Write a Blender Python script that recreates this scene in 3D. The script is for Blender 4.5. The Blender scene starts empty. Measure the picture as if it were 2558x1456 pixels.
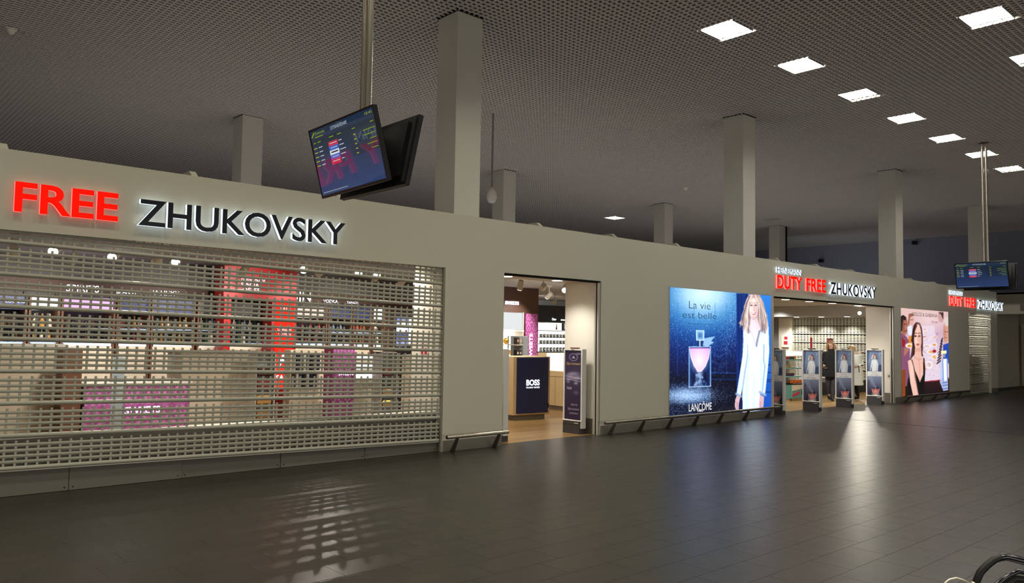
import bpy, math, random
import numpy as np
from mathutils import Vector, Matrix
random.seed(7); rng = np.random.default_rng(7)
SC = bpy.context.scene
COL = SC.collection
R = math.radians

# ------------------------------------------------------------------ camera, world, exposure, large lights
cam = bpy.data.cameras.new('camera'); camo = bpy.data.objects.new('camera', cam); COL.objects.link(camo)
cam.sensor_width = 36.0; cam.lens = 1988.63 / 2558 * 36.0; cam.clip_start = 0.05; cam.clip_end = 200
rt = Vector((0.74132, -0.67096, 0.01585)); up = Vector((-0.04909, -0.03065, 0.99832)); fw = Vector((0.66935, 0.74086, 0.05566))
camo.matrix_world = Matrix(((rt.x, up.x, -fw.x, 0), (rt.y, up.y, -fw.y, 0), (rt.z, up.z, -fw.z, 1.6), (0, 0, 0, 1)))
SC.camera = camo
w = bpy.data.worlds.new('world'); SC.world = w; w.use_nodes = True
w.node_tree.nodes['Background'].inputs[0].default_value = (0.55, 0.6, 0.7, 1)
w.node_tree.nodes['Background'].inputs[1].default_value = 0.004
vs = SC.view_settings
vs.view_transform = 'Standard'; vs.look = 'None'; vs.gamma = 1.0; vs.exposure = 0.0; vs.use_curve_mapping = False
try:
    SC.cycles.use_denoising = True; SC.cycles.use_adaptive_sampling = True; SC.cycles.adaptive_threshold = 0.03; SC.cycles.max_bounces = 5; SC.cycles.diffuse_bounces = 3; SC.cycles.glossy_bounces = 3
    SC.cycles.sample_clamp_indirect = 4.0; SC.cycles.caustics_reflective = False; SC.cycles.caustics_refractive = False
except Exception: pass

def lin(c):
    if isinstance(c, str):
        c = [int(c[i:i + 2], 16) / 255 for i in (0, 2, 4)]
    return tuple(((v + 0.055) / 1.055) ** 2.4 if v > 0.04045 else v / 12.92 for v in c[:3])

def light(kind, loc, to, power, color=(1, 1, 1), **kw):
    l = bpy.data.lights.new('light', kind); l.energy = power; l.color = color
    for k, v in kw.items(): setattr(l, k, v)
    o = bpy.data.objects.new('light', l); COL.objects.link(o); o.location = loc
    d = Vector(to) - Vector(loc); o.rotation_euler = d.to_track_quat('-Z', 'Y').to_euler()
    return o

HALL = (1.0, 0.93, 0.73)
HALL_P = 22.0
# the hall's own ceiling lights that lie outside the frame (same 2.25 x 2.85 m raster as the visible ones)
for j, y in enumerate((6.6, 3.75, 0.9, -1.95, -4.8)):
    for i in range(-9, 13 if j > 1 else 6):
        x = 10.2 + 2.25 * (i - 6)
        if j == 0 and i > 5: continue
        if j > 1 and x > 24: continue
        light('AREA', (x, y, 6.19), (x, y, 0), HALL_P, HALL, size=0.52, spread=R(128))

# fill lights added behind and to the left of the viewer (large, soft, far out of the frame)
light('AREA', (8, -12.6, 1.9), (8, 9, 3.6), 800, (1.0, 0.93, 0.86), shape='RECTANGLE', size=44, size_y=3.2)
light('AREA', (-14.6, 6, 1.9), (10, 8, 4.0), 260, (1.0, 0.88, 0.82), shape='RECTANGLE', size=16, size_y=3.2)

# up-light added above the shop roofs for light leaking out behind the fascia
light('AREA', (16, 14.0, 2.96), (16, 14.0, 8), 200, (1.0, 0.92, 0.90), shape='RECTANGLE', size=26, size_y=9)
light('AREA', (33.0, 16.5, 3.0), (37.1, 16.5, 4.7), 13, (0.88, 0.90, 1.0), size=5, spread=R(120))  # fill added to brighten the end wall

# ------------------------------------------------------------------ materials
MATS = {}
def new_mat(name):
    m = bpy.data.materials.new(name); m.use_nodes = True
    nt = m.node_tree; nt.nodes.clear()
    out = nt.nodes.new('ShaderNodeOutputMaterial')
    return m, nt, out
def mat(name, col, rough=0.5, metal=0.0, noise=0.06, scale=6.0, bump=0.0, bscale=60.0, spec=0.5, emit=None, estr=0.0, stretch=None):
    if name in MATS: return MATS[name]
    m, nt, out = new_mat(name)
    b = nt.nodes.new('ShaderNodeBsdfPrincipled'); nt.links.new(b.outputs[0], out.inputs[0])
    c = lin(col)
    b.inputs['Roughness'].default_value = rough; b.inputs['Metallic'].default_value = metal
    b.inputs['Specular IOR Level'].default_value = spec
    tc = nt.nodes.new('ShaderNodeTexCoord'); src = tc.outputs['Object']
    if stretch:
        mp = nt.nodes.new('ShaderNodeMapping'); mp.inputs['Scale'].default_value = stretch
        nt.links.new(src, mp.inputs[0]); src = mp.outputs[0]
    n = nt.nodes.new('ShaderNodeTexNoise'); n.inputs['Scale'].default_value = scale; n.inputs['Detail'].default_value = 4
    nt.links.new(src, n.inputs['Vector'])
    r = nt.nodes.new('ShaderNodeMapRange'); r.inputs[3].default_value = 1 - noise; r.inputs[4].default_value = 1 + noise
    nt.links.new(n.outputs[0], r.inputs[0])
    mx = nt.nodes.new('ShaderNodeMix'); mx.data_type = 'RGBA'; mx.blend_type = 'MULTIPLY'; mx.inputs[0].default_value = 1
    mx.inputs[6].default_value = (*c, 1); nt.links.new(r.outputs[0], mx.inputs[7]); nt.links.new(mx.outputs[2], b.inputs['Base Color'])
    if bump:
        n2 = nt.nodes.new('ShaderNodeTexNoise'); n2.inputs['Scale'].default_value = bscale; n2.inputs['Detail'].default_value = 2
        nt.links.new(src, n2.inputs['Vector'])
        bp = nt.nodes.new('ShaderNodeBump'); bp.inputs['Strength'].default_value = bump; bp.inputs['Distance'].default_value = 0.01
        nt.links.new(n2.outputs[0], bp.inputs['Height']); nt.links.new(bp.outputs[0], b.inputs['Normal'])
    if emit:
        b.inputs['Emission Color'].default_value = (*lin(emit), 1); b.inputs['Emission Strength'].default_value = estr
    MATS[name] = m
    return m
def emis(name, col, strength):
    if name in MATS: return MATS[name]
    m, nt, out = new_mat(name)
    e = nt.nodes.new('ShaderNodeEmission'); e.inputs[0].default_value = (*lin(col), 1); e.inputs[1].default_value = strength
    nt.links.new(e.outputs[0], out.inputs[0]); MATS[name] = m
    return m
def printmat(name, estr=0.0, rough=0.3, base=1.0):
    """printed sheet: colours come from the mesh's colour attribute"""
    if name in MATS: return MATS[name]
    m, nt, out = new_mat(name)
    b = nt.nodes.new('ShaderNodeBsdfPrincipled'); nt.links.new(b.outputs[0], out.inputs[0])
    a = nt.nodes.new('ShaderNodeVertexColor'); a.layer_name = 'print'
    b.inputs['Roughness'].default_value = rough
    if estr:
        b.inputs['Base Color'].default_value = (0.02, 0.02, 0.02, 1)
        nt.links.new(a.outputs[0], b.inputs['Emission Color']); b.inputs['Emission Strength'].default_value = estr
    else:
        nt.links.new(a.outputs[0], b.inputs['Base Color'])
    MATS[name] = m
    return m

def floor_mat():
    m, nt, out = new_mat('floor_tile_stone')
    b = nt.nodes.new('ShaderNodeBsdfPrincipled'); nt.links.new(b.outputs[0], out.inputs[0])
    geo = nt.nodes.new('ShaderNodeNewGeometry')
    n = nt.nodes.new('ShaderNodeTexNoise'); n.inputs['Scale'].default_value = 2.2; n.inputs['Detail'].default_value = 6
    nt.links.new(geo.outputs['Position'], n.inputs['Vector'])
    cr = nt.nodes.new('ShaderNodeValToRGB')
    cr.color_ramp.elements[0].position = 0.3; cr.color_ramp.elements[0].color = (*lin('2a2823'), 1)
    cr.color_ramp.elements[1].position = 0.75; cr.color_ramp.elements[1].color = (*lin('332f29'), 1)
    nt.links.new(n.outputs[0], cr.inputs[0]); nt.links.new(cr.outputs[0], b.inputs['Base Color'])
    n2 = nt.nodes.new('ShaderNodeTexNoise'); n2.inputs['Scale'].default_value = 7; n2.inputs['Detail'].default_value = 5; n2.inputs['Roughness'].default_value = 0.65
    nt.links.new(geo.outputs['Position'], n2.inputs['Vector'])
    r = nt.nodes.new('ShaderNodeMapRange'); r.inputs[3].default_value = 0.29; r.inputs[4].default_value = 0.40
    nt.links.new(n2.outputs[0], r.inputs[0]); nt.links.new(r.outputs[0], b.inputs['Roughness'])
    bp = nt.nodes.new('ShaderNodeBump'); bp.inputs['Strength'].default_value = 0.035; bp.inputs['Distance'].default_value = 0.015
    nt.links.new(n2.outputs[0], bp.inputs['Height']); nt.links.new(bp.outputs[0], b.inputs['Normal'])
    b.inputs['Specular IOR Level'].default_value = 0.5
    MATS['tile'] = m
    return m
M_TILE = floor_mat()
M_GROUT = mat('grout', '3f3b34', 0.6)
def wood_floor():
    m, nt, out = new_mat('laminate_planks')
    b = nt.nodes.new('ShaderNodeBsdfPrincipled'); nt.links.new(b.outputs[0], out.inputs[0])
    geo = nt.nodes.new('ShaderNodeNewGeometry')
    br = nt.nodes.new('ShaderNodeTexBrick'); br.inputs['Scale'].default_value = 1.0
    br.inputs['Color1'].default_value = (*lin('8a6c3e'), 1); br.inputs['Color2'].default_value = (*lin('785c36'), 1); br.inputs['Mortar'].default_value = (*lin('604a2c'), 1)
    br.inputs['Mortar Size'].default_value = 0.003; br.inputs['Brick Width'].default_value = 1.2; br.inputs['Row Height'].default_value = 0.14
    nt.links.new(geo.outputs['Position'], br.inputs['Vector']); nt.links.new(br.outputs[0], b.inputs['Base Color'])
    b.inputs['Roughness'].default_value = 0.35
    return m
M_WOOD = wood_floor()
M_WALL = mat('wall_paint', 'c9c6b4', 0.75, noise=0.02, scale=1.5, bump=0.03, bscale=250)
M_COLM = mat('column_paint', 'cfcdc0', 0.7, noise=0.02, scale=2)
M_WHITE = mat('shop_white', 'e6e0d2', 0.6, noise=0.02, scale=2)
M_SHCEIL = mat('shop_ceiling', 'bdbcba', 0.8, noise=0.03, scale=2)
M_GREYW = mat('shop_grey_wall', 'a2a4a6', 0.8, noise=0.03, scale=2)
M_SKIRT = mat('skirting_grey', '716e64', 0.45, noise=0.04)
M_SKIRTB = mat('skirting_brown', '6f655b', 0.4, noise=0.05)
M_STRIP = mat('ceiling_strip_paint', 'e2ddd6', 0.6, noise=0.03, scale=1)
M_PLEN = mat('plenum_dark', '161514', 0.9)
M_BLUEW = mat('end_wall_paint', 'a4a6b4', 0.85, noise=0.03, scale=1)
M_SHUT = mat('shutter_paint', 'aaa99a', 0.4, noise=0.03, scale=3)
M_STEEL = mat('brushed_steel', 'b5ad9c', 0.28, metal=1.0, noise=0.08, scale=8, stretch=(1, 30, 30))
M_CHROME = mat('polished_steel', 'e6dfcf', 0.27, metal=1.0, noise=0.03)
M_ALU = mat('aluminium_frame', 'c6c2b8', 0.4, metal=0.35, noise=0.03)
M_ALUD = mat('guide_shaded', '8f8c7f', 0.5, noise=0.03)  # guide colour darkened for the shade it stands in
M_BLACK = mat('black_plastic', '121214', 0.4, noise=0.1)
M_BLACKM = mat('black_matte', '0a0a0a', 0.8, noise=0.1)
M_DKGREY = mat('dark_grey_plastic', '3a383b', 0.5, noise=0.06)
M_DARKW = mat('brown_wall', '4a2e20', 0.6, noise=0.12, scale=3)
M_BROWN = mat('brown_wood', '6d4630', 0.5, noise=0.15, scale=4, stretch=(6, 6, 1))
M_BEIGE = mat('light_maple', 'cdb083', 0.45, noise=0.08, scale=5, stretch=(1, 1, 6))
M_CREAM = mat('cream_laminate', 'e2d3ba', 0.5, noise=0.02)
M_NAVY = mat('navy_panel', '1b2150', 0.35, noise=0.05)
M_GLOW = emis('lit_white', 'fff6e6', 2.2)
M_GLOWB = emis('lit_cool_white', 'f0f5ff', 2.5)
M_SPOTF = emis('spot_face', 'fff5df', 14.0)
M_TEXTW = emis('lit_lettering', 'f4f7ff', 1.8)
M_RED = mat('red_laminate', 'b80d10', 0.4, noise=0.05)
M_REDLIT = emis('lit_red', 'ff2a1a', 1.5)
M_SIGNRED = emis('sign_red', 'ff1408', 1.25)
M_SIGNREDS = emis('sign_red_side', 'ff9088', 1.1)
M_SIGNDK = mat('sign_dark_face', '0c1420', 0.3, noise=0.05)
M_SIGNSIDE = emis('sign_white_side', 'dff0ff', 1.5)
M_PINK = mat('pink_print', 'b85a9a', 0.5)
M_TEAL = mat('teal_board', '5a8d84', 0.6, noise=0.1, scale=9)
M_GOLD = mat('gold_foil', 'c99a3a', 0.3, metal=0.8, noise=0.2, scale=20)
M_GLASS = mat('frosted_glass', '9aa6ac', 0.2, noise=0.05, spec=0.6)

# ------------------------------------------------------------------ mesh builder
class MB:
    def __init__(s): s.v = []; s.f = []; s.m = []; s.smooth = []
    def add(s, vs, fs, mi=0, sm=False):
        o = len(s.v); s.v += [tuple(v) for v in vs]
        for f in fs: s.f.append(tuple(i + o for i in f)); s.m.append(mi); s.smooth.append(sm)
        return s
    def box(s, x0, x1, y0, y1, z0, z1, mi=0, skip=''):
        v = [(x0, y0, z0), (x1, y0, z0), (x1, y1, z0), (x0, y1, z0), (x0, y0, z1), (x1, y0, z1), (x1, y1, z1), (x0, y1, z1)]
        F = {'b': (0, 3, 2, 1), 't': (4, 5, 6, 7), 'f': (0, 1, 5, 4), 'k': (2, 3, 7, 6), 'l': (3, 0, 4, 7), 'r': (1, 2, 6, 5)}
        return s.add(v, [F[k] for k in 'btfklr' if k not in skip], mi)
    def bev(s, x0, x1, y0, y1, z0, z1, b=0.005, mi=0):
        """box whose upper and lower edges are chamfered"""
        def ring(d, z): return [(x0 + d, y0 + d, z), (x1 - d, y0 + d, z), (x1 - d, y1 - d, z), (x0 + d, y1 - d, z)]
        vs = ring(b, z0) + ring(0, z0 + b) + ring(0, z1 - b) + ring(b, z1)
        fs = [(3, 2, 1, 0), (12, 13, 14, 15)]
        for k in range(3):
            for i in range(4): fs.append((k * 4 + i, k * 4 + (i + 1) % 4, k * 4 + 4 + (i + 1) % 4, k * 4 + 4 + i))
        return s.add(vs, fs, mi)
    def loft(s, rings, mi=0, cap=True, sm=True):
        n = len(rings[0]); vs = [p for r in rings for p in r]; fs = []
        for k in range(len(rings) - 1):
            for i in range(n): fs.append((k * n + i, k * n + (i + 1) % n, (k + 1) * n + (i + 1) % n, (k + 1) * n + i))
        s.add(vs, fs, mi, sm)
        if cap:
            s.add(rings[0], [tuple(reversed(range(n)))], mi); s.add(rings[-1], [tuple(range(n))], mi)
        return s
    def tube(s, pts, r, n=8, mi=0, cap=True):
        pts = [Vector(p) for p in pts]; rs = r if isinstance(r, (list, tuple)) else [r] * len(pts); rings = []
        prev = None
        for i, p in enumerate(pts):
            t = (pts[min(i + 1, len(pts) - 1)] - pts[max(i - 1, 0)]).normalized()
            if prev is None:
                a = Vector((0, 0, 1)) if abs(t.z) < 0.9 else Vector((1, 0, 0)); u = t.cross(a).normalized()
            else: u = (prev - t * prev.dot(t)).normalized()
            prev = u; v = t.cross(u)
            rings.append([tuple(p + (u * math.cos(2 * math.pi * k / n) + v * math.sin(2 * math.pi * k / n)) * rs[i]) for k in range(n)])
        return s.loft(rings, mi, cap)
    def lathe(s, prof, c=(0, 0, 0), n=12, mi=0, sx=1, sy=1):
        rings = [[(c[0] + r * sx * math.cos(2 * math.pi * k / n), c[1] + r * sy * math.sin(2 * math.pi * k / n), c[2] + z) for k in range(n)] for r, z in prof]
        return s.loft(rings, mi, True)
    def ell(s, c, r, n=10, m=7, mi=0):
        prof = [(max(1e-4, math.sin(math.pi * i / m)), -math.cos(math.pi * i / m)) for i in range(m + 1)]
        rings = [[(c[0] + r[0] * a * math.cos(2 * math.pi * k / n), c[1] + r[1] * a * math.sin(2 * math.pi * k / n), c[2] + r[2] * z) for k in range(n)] for a, z in prof]
        return s.loft(rings, mi, False)
    def prism(s, poly, axis, a, b, mi=0):
        """2-D polygon extruded along an axis (x: poly=(y,z); y: poly=(x,z); z: poly=(x,y))"""
        def P(q, t): return {'x': (t, q[0], q[1]), 'y': (q[0], t, q[1]), 'z': (q[0], q[1], t)}[axis]
        n = len(poly); vs = [P(q, a) for q in poly] + [P(q, b) for q in poly]
        fs = [tuple(range(n)), tuple(reversed(range(n, 2 * n)))] + [(i, i + n, (i + 1) % n + n, (i + 1) % n) for i in range(n)]
        return s.add(vs, fs, mi)
    def mesh(s, name, mats):
        me = bpy.data.meshes.new(name); me.from_pydata(s.v, [], s.f)
        for m_ in (mats if isinstance(mats, (list, tuple)) else [mats]): me.materials.append(m_)
        if any(s.m): me.polygons.foreach_set('material_index', s.m)
        if any(s.smooth): me.polygons.foreach_set('use_smooth', s.smooth)
        me.update(); return me
def ob(name, me, parent=None, loc=None, rot=None):
    o = bpy.data.objects.new(name, me); COL.objects.link(o)
    if parent is not None: o.parent = parent
    if loc is not None: o.location = loc
    if rot is not None: o.rotation_euler = rot
    return o
def part(name, mb, m, parent=None, loc=None, rot=None): return ob(name, mb.mesh(name, m), parent, loc, rot)
def tag(o, label, cat, group=None, kind=None):
    if label: o['label'] = label
    if cat: o['category'] = cat
    if group: o['group'] = group
    if kind: o['kind'] = kind
    return o
def thing(name, label, cat, loc=(0, 0, 0), rz=0, group=None):
    return tag(ob(name, None, None, loc, (0, 0, rz)), label, cat, group)
def struct(name, mb, m, parent=None):
    o = part(name, mb, m, parent)
    if parent is None: o['kind'] = 'structure'
    return o
def dup(root, loc, rz=None, label=None, group=None):
    def cp(o, par):
        c = o.copy(); COL.objects.link(c); c.parent = par
        for ch in list(o.children): cp(ch, c)
        return c
    kids = list(root.children)
    r = root.copy(); COL.objects.link(r); r.location = loc
    if rz is not None: r.rotation_euler = (0, 0, rz)
    for ch in kids: cp(ch, r)
    if label: r['label'] = label
    if group: r['group'] = group
    return r

TXT = {}
def text_mesh(s, size=1.0, depth=0.0, offset=0.0, mats=None, width=None, height=None, shear=0.0, align='LEFT', space=1.0):
    """text as mesh in its own XY plane (x right, y up, z to the reader); scaled to width/height if given"""
    c = bpy.data.curves.new('lettering', 'FONT'); c.body = s; c.size = 1.0; c.extrude = 0; c.offset = offset; c.shear = shear
    c.resolution_u = 4; c.space_character = space; c.align_x = align
    o = bpy.data.objects.new('lettering', c); COL.objects.link(o)
    dg = bpy.context.evaluated_depsgraph_get(); dg.update()
    me = bpy.data.meshes.new_from_object(o.evaluated_get(dg)); bpy.data.objects.remove(o); bpy.data.curves.remove(c)
    n = len(me.vertices); co = np.zeros(n * 3); me.vertices.foreach_get('co', co); co = co.reshape(-1, 3)
    mn, mxx = co.min(0), co.max(0)
    k = np.array([size, size, 1.0])
    if height: k[:2] = height / (mxx[1] - mn[1])
    if width: k[0] = width / (mxx[0] - mn[0])
    if width and not height: k[1] = k[0]
    co[:, :2] -= mn[:2] if align == 'LEFT' else np.array([(mn[0] + mxx[0]) / 2, mn[1]])
    co *= k
    faces = [tuple(p.vertices) for p in me.polygons]
    bpy.data.meshes.remove(me)
    mb = MB(); mb.add(co, faces, 0)
    if depth:
        cnt = {}
        for f in faces:
            for i in range(len(f)):
                e = (f[i], f[(i + 1) % len(f)]); cnt[e] = 1
        front = co.copy(); front[:, 2] = depth
        mb = MB(); mb.add(front, faces, 0)
        bnd = [e for e in cnt if (e[1], e[0]) not in cnt]
        vs = []; fs = []
        for a, b in bnd:
            i = len(vs); vs += [tuple(co[a]), tuple(co[b]), tuple(front[b]), tuple(front[a])]; fs.append((i, i + 1, i + 2, i + 3))
        mb.add(vs, fs, 1)
    return mb
def wall_text(name, s, m, x, y, z, parent=None, **kw):
    """text standing upright, read from -Y"""
    return part(name, text_mesh(s, **kw), m, parent, (x, y, z), (R(90), 0, 0))

# ------------------------------------------------------------------ printed pictures (colour attribute painted in numpy)
class Canvas:
    def __init__(s, w, h, H=None):
        s.w, s.h = w, h
        u, v = np.meshgrid((np.arange(w) + 0.5) / w, (np.arange(h) + 0.5) / h)
        s.u, s.v = u, v
        if H is not None:   # draw in another frame: (u,v) -> frame
            q = H @ np.stack([u.ravel(), v.ravel(), np.ones(u.size)]); s.X = (q[0] / q[2]).reshape(h, w); s.Y = (q[1] / q[2]).reshape(h, w)
        else: s.X, s.Y = u, v
        s.a = np.zeros((h, w, 3))
    def c(s, col): return np.array([int(col[i:i + 2], 16) / 255 for i in (0, 2, 4)]) if isinstance(col, str) else np.array(col)
    def mix(s, mask, col, al=1.0):
        k = np.clip(mask * al, 0, 1)[..., None]; s.a = s.a * (1 - k) + s.c(col) * k
    def ramp(s, t, stops):
        ts = [q[0] for q in stops]; cs = np.array([s.c(q[1]) for q in stops])
        s.a = np.stack([np.interp(t, ts, cs[:, i]) for i in range(3)], -1)
    def poly(s, pts, col, al=1.0):
        pts = np.array(pts, float); m = np.zeros(s.X.shape, bool); n = len(pts)
        for i in range(n):
            x1, y1 = pts[i]; x2, y2 = pts[(i + 1) % n]
            if y1 == y2: continue
            cond = ((s.Y >= min(y1, y2)) & (s.Y < max(y1, y2)))
            m ^= cond & (s.X < x1 + (s.Y - y1) * (x2 - x1) / (y2 - y1))
        s.mix(m.astype(float), col, al)
    def ell(s, cx, cy, rx, ry, col, al=1.0, soft=0.15):
        d = np.sqrt(((s.X - cx) / rx) ** 2 + ((s.Y - cy) / ry) ** 2); s.mix(np.clip((1 + soft - d) / (2 * soft), 0, 1), col, al)
    def line(s, pts, wd, col, al=1.0):
        for (x1, y1), (x2, y2) in zip(pts[:-1], pts[1:]):
            L = max((x2 - x1) ** 2 + (y2 - y1) ** 2, 1e-9)
            t = np.clip(((s.X - x1) * (x2 - x1) + (s.Y - y1) * (y2 - y1)) / L, 0, 1)
            d = np.hypot(s.X - x1 - t * (x2 - x1), s.Y - y1 - t * (y2 - y1)); s.mix(np.clip(1.5 - d / wd, 0, 1), col, al)
    def blur(s, n=1, grain=0.0):
        for _ in range(n):
            p = np.pad(s.a, ((1, 1), (1, 1), (0, 0)), 'edge')
            q = (p[:-2] + 2 * p[1:-1] + p[2:]) / 4; s.a = (q[:, :-2] + 2 * q[:, 1:-1] + q[:, 2:]) / 4
        if grain: s.a = np.clip(s.a * (1 + grain * (rng.random(s.a.shape[:2])[..., None] - .5)), 0, 1)
        return s
    def mesh(s, name, w, h, m):
        """sheet in its XZ plane, origin at lower left, facing -Y"""
        W_, H_ = s.w, s.h
        xs = (np.arange(W_)) / (W_ - 1) * w; zs = h - np.arange(H_) / (H_ - 1) * h
        X, Z = np.meshgrid(xs, zs); co = np.stack([X, np.zeros_like(X), Z], -1).reshape(-1, 3)
        i = np.arange(H_ * W_).reshape(H_, W_)
        q = np.stack([i[1:, :-1], i[1:, 1:], i[:-1, 1:], i[:-1, :-1]], -1).reshape(-1, 4)
        me = bpy.data.meshes.new(name); me.vertices.add(len(co)); me.vertices.foreach_set('co', co.ravel())
        me.loops.add(q.size); me.loops.foreach_set('vertex_index', q.ravel().astype(np.int32))
        me.polygons.add(len(q)); me.polygons.foreach_set('loop_start', np.arange(0, q.size, 4, dtype=np.int32))
        me.update(calc_edges=True)
        at = me.color_attributes.new('print', 'FLOAT_COLOR', 'POINT')
        a = np.clip(s.a, 0, 1); a = np.where(a > 0.04045, ((a + 0.055) / 1.055) ** 2.4, a / 12.92)
        at.data.foreach_set('color', np.concatenate([a.reshape(-1, 3), np.ones((len(co), 1))], 1).ravel().astype(np.float32))
        me.materials.append(m); return me
def homog(dst):
    """unit square (TL,TR,BR,BL) -> dst corners"""
    A = []; B = []
    for (u, v), (x, y) in zip([(0, 0), (1, 0), (1, 1), (0, 1)], dst):
        A += [[u, v, 1, 0, 0, 0, -u * x, -v * x], [0, 0, 0, u, v, 1, -u * y, -v * y]]; B += [x, y]
    return np.append(np.linalg.solve(np.array(A, float), np.array(B, float)), 1).reshape(3, 3)
def to_uv(H, x, y):
    q = np.linalg.inv(H) @ np.array([x, y, 1.0]); return q[0] / q[2], q[1] / q[2]

# ================================================================== STRUCTURE
WY = 8.786          # front face of the shop wall
CZ = 6.22           # underside of the open-cell ceiling
SZ = 2.78           # shop ceiling
# ---- floor of the hall: joints below, tiles above
fl = struct('floor', MB().box(-15, 38, -13, 8.9, -0.2, -0.0016), M_GROUT)
tw, th = 0.6, 0.3
def tile_mb(mb, x0, y0, x1, y1, b=0.001):
    g = 0.0006
    x0 += g; x1 -= g; y0 += g; y1 -= g
    o = [(x0, y0, -0.0018), (x1, y0, -0.0018), (x1, y1, -0.0018), (x0, y1, -0.0018)]
    t = [(x0 + b, y0 + b, 0), (x1 - b, y0 + b, 0), (x1 - b, y1 - b, 0), (x0 + b, y1 - b, 0)]
    return mb.add(o + t, [(4, 5, 6, 7)] + [(i, (i + 1) % 4, 4 + (i + 1) % 4, 4 + i) for i in range(4)])
tile_me = tile_mb(MB(), 0, 0, tw, th).mesh('floor_tile', M_TILE)
cells = []
for r_ in range(-43, 30):
    y0 = 3.20 + (r_ - 3) * th
    if y0 > WY: continue
    off = (r_ % 3) * 0.2
    for c_ in range(-26, 63):
        x0 = c_ * tw + off - 0.0
        if x0 > 37: continue
        cells.append((x0, y0, x0 + tw, min(y0 + th, 8.895)))
def in_view(x, y):
    d = Vector((x, y, -1.6)); zc = d.dot(fw)
    return zc > 0.5 and abs(d.dot(rt) / zc) < 0.68 and abs(d.dot(up) / zc) < 0.40
vis = sorted([c for c in cells if in_view((c[0] + c[2]) / 2, (c[1] + c[3]) / 2) and c[3] - c[1] > 0.29], key=lambda c: c[0] ** 2 + c[1] ** 2)[:295]
vset = set(vis)
for c in vis: ob('floor_tile', tile_me, fl, (c[0], c[1], 0))
mb = MB()
for c in cells:
    if c not in vset: tile_mb(mb, *c)
tag(part('floor_tiling', mb, M_TILE, fl), None, None, kind='stuff')
struct('trim_1', MB().box(16.17, 16.2, -3, 8.78, -0.003, 0.0015), M_BLACKM)     # expansion joint across the floor
# ---- floor of the shops
struct('floor', MB().box(-6, 30, 8.9, 19, -0.2, 0.0), M_WOOD)
struct('floor', MB().box(15.42, 21.5, 8.895, 9.22, -0.01, 0.0012), M_TILE)
part('lock', MB().tube([(21.485, 8.93, 0.70), (21.492, 8.93, 0.70)], 0.02, 10), mat('lock_black', '121214', 0.4), struct('trim_16', MB().box(21.489, 21.492, 8.88, 8.98, 0.64, 0.76), mat('lock_plate', 'cfc9bb', 0.4)))
# ---- open-cell ceiling: strips both ways, dark void above
ceil = struct('ceiling', MB().box(-15, 38, -13, 27, 6.85, 7.0), M_PLEN)
lampsA = [(10.2, 6.57), (12.43, 6.57), (14.67, 6.6), (16.93, 6.63), (19.2, 6.66), (21.43, 6.64), (23.76, 6.68)]
lampsB = [(12.4, 3.74), (14.68, 3.76)]
lampsC = [(23.47, 20.1), (27.78, 15.85)]
LH = 0.29
holes = [(x - LH, x + LH, y - LH, y + LH) for x, y in lampsA + lampsB + lampsC]
pit = 0.092
def segs(a, b, lst):
    out = [(a, b)]
    for p, q in lst:
        nx = []
        for s0, s1 in out:
            if q <= s0 or p >= s1: nx.append((s0, s1)); continue
            if p > s0: nx.append((s0, p))
            if q < s1: nx.append((q, s1))
        out = nx
    return out
def strip_mesh(mb, axis, t, a, b):
    hw = 0.0055
    if axis == 'x':
        hs = [(h[0], h[1]) for h in holes if h[2] < t < h[3]]
        for s0, s1 in segs(a, b, hs): mb.box(s0, s1, t - hw, t + hw, CZ, CZ + 0.045, skip='t')
    else:
        hs = [(h[2], h[3]) for h in holes if h[0] < t < h[1]]
        for s0, s1 in segs(a, b, hs): mb.box(t - hw, t + hw, s0, s1, CZ, CZ + 0.045, skip='t')
    return mb
sx = [1.0 + k * pit for k in range(int((26 - 1.0) / pit))]
sy = [-2.0 + k * pit for k in range(int((37.1 + 2) / pit))]
allst = [('x', t, abs(t - 8)) for t in sx] + [('y', t, abs(t - 8.5)) for t in sy]
allst.sort(key=lambda q: q[2])
rest = MB()
for k, (ax, t, _) in enumerate(allst):
    rng_ = (-4, 37.1) if ax == 'x' else (1.0, 26)
    if k < 296: part('ceiling_strip', strip_mesh(MB(), ax, t, *rng_), M_STRIP, ceil)
    else: strip_mesh(rest, ax, t, *rng_)
tag(part('ceiling_grid', rest, M_STRIP, ceil), None, None, kind='stuff')
# ---- hall walls
struct('wall_end', MB().box(37.1, 37.4, 9.3, 27, 0, 7), M_BLUEW)
struct('wall_back', MB().box(-15, 37.4, 26, 26.3, 2.9, 7), M_BLUEW)
struct('wall_left', MB().box(-15.3, -15, -13, 27, 0, 7), M_WALL)
struct('wall_behind', MB().box(-15, 38, -13.3, -13, 0, 7), M_WALL)
# ---- shop front
wf = MB()
wf.box(-6, 29.6, WY, WY + 0.014, 2.53, 3.30)                 # fascia sheet
for x0, x1, dep in ((-6, -3.2, 0.8), (6.69, 7.78, 0.75), (9.93, 15.42, 0.8), (21.5, 27.0, 0.75), (28.97, 29.6, 0.7)):
    wf.box(x0, x1, WY, WY + dep, 0, 2.53)
wall = struct('wall_front', wf, M_WALL)
# skirting along the foot of the piers, each a recessed strip of its own
for k, (x0, x1) in enumerate(((6.70, 7.775), (9.94, 15.415), (21.505, 27.0), (28.97, 29.6))):
    struct('baseboard_front', MB().box(x0, x1, WY - 0.006, WY, 0.0, 0.15), M_SKIRT)
struct('baseboard_reveal', MB().box(9.92, 9.93, 8.95, 9.6, 0, 0.25), M_SKIRTB)
struct('baseboard_reveal', MB().box(21.49, 21.5, 8.86, 9.53, 0, 0.26), M_SKIRTB)
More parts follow.
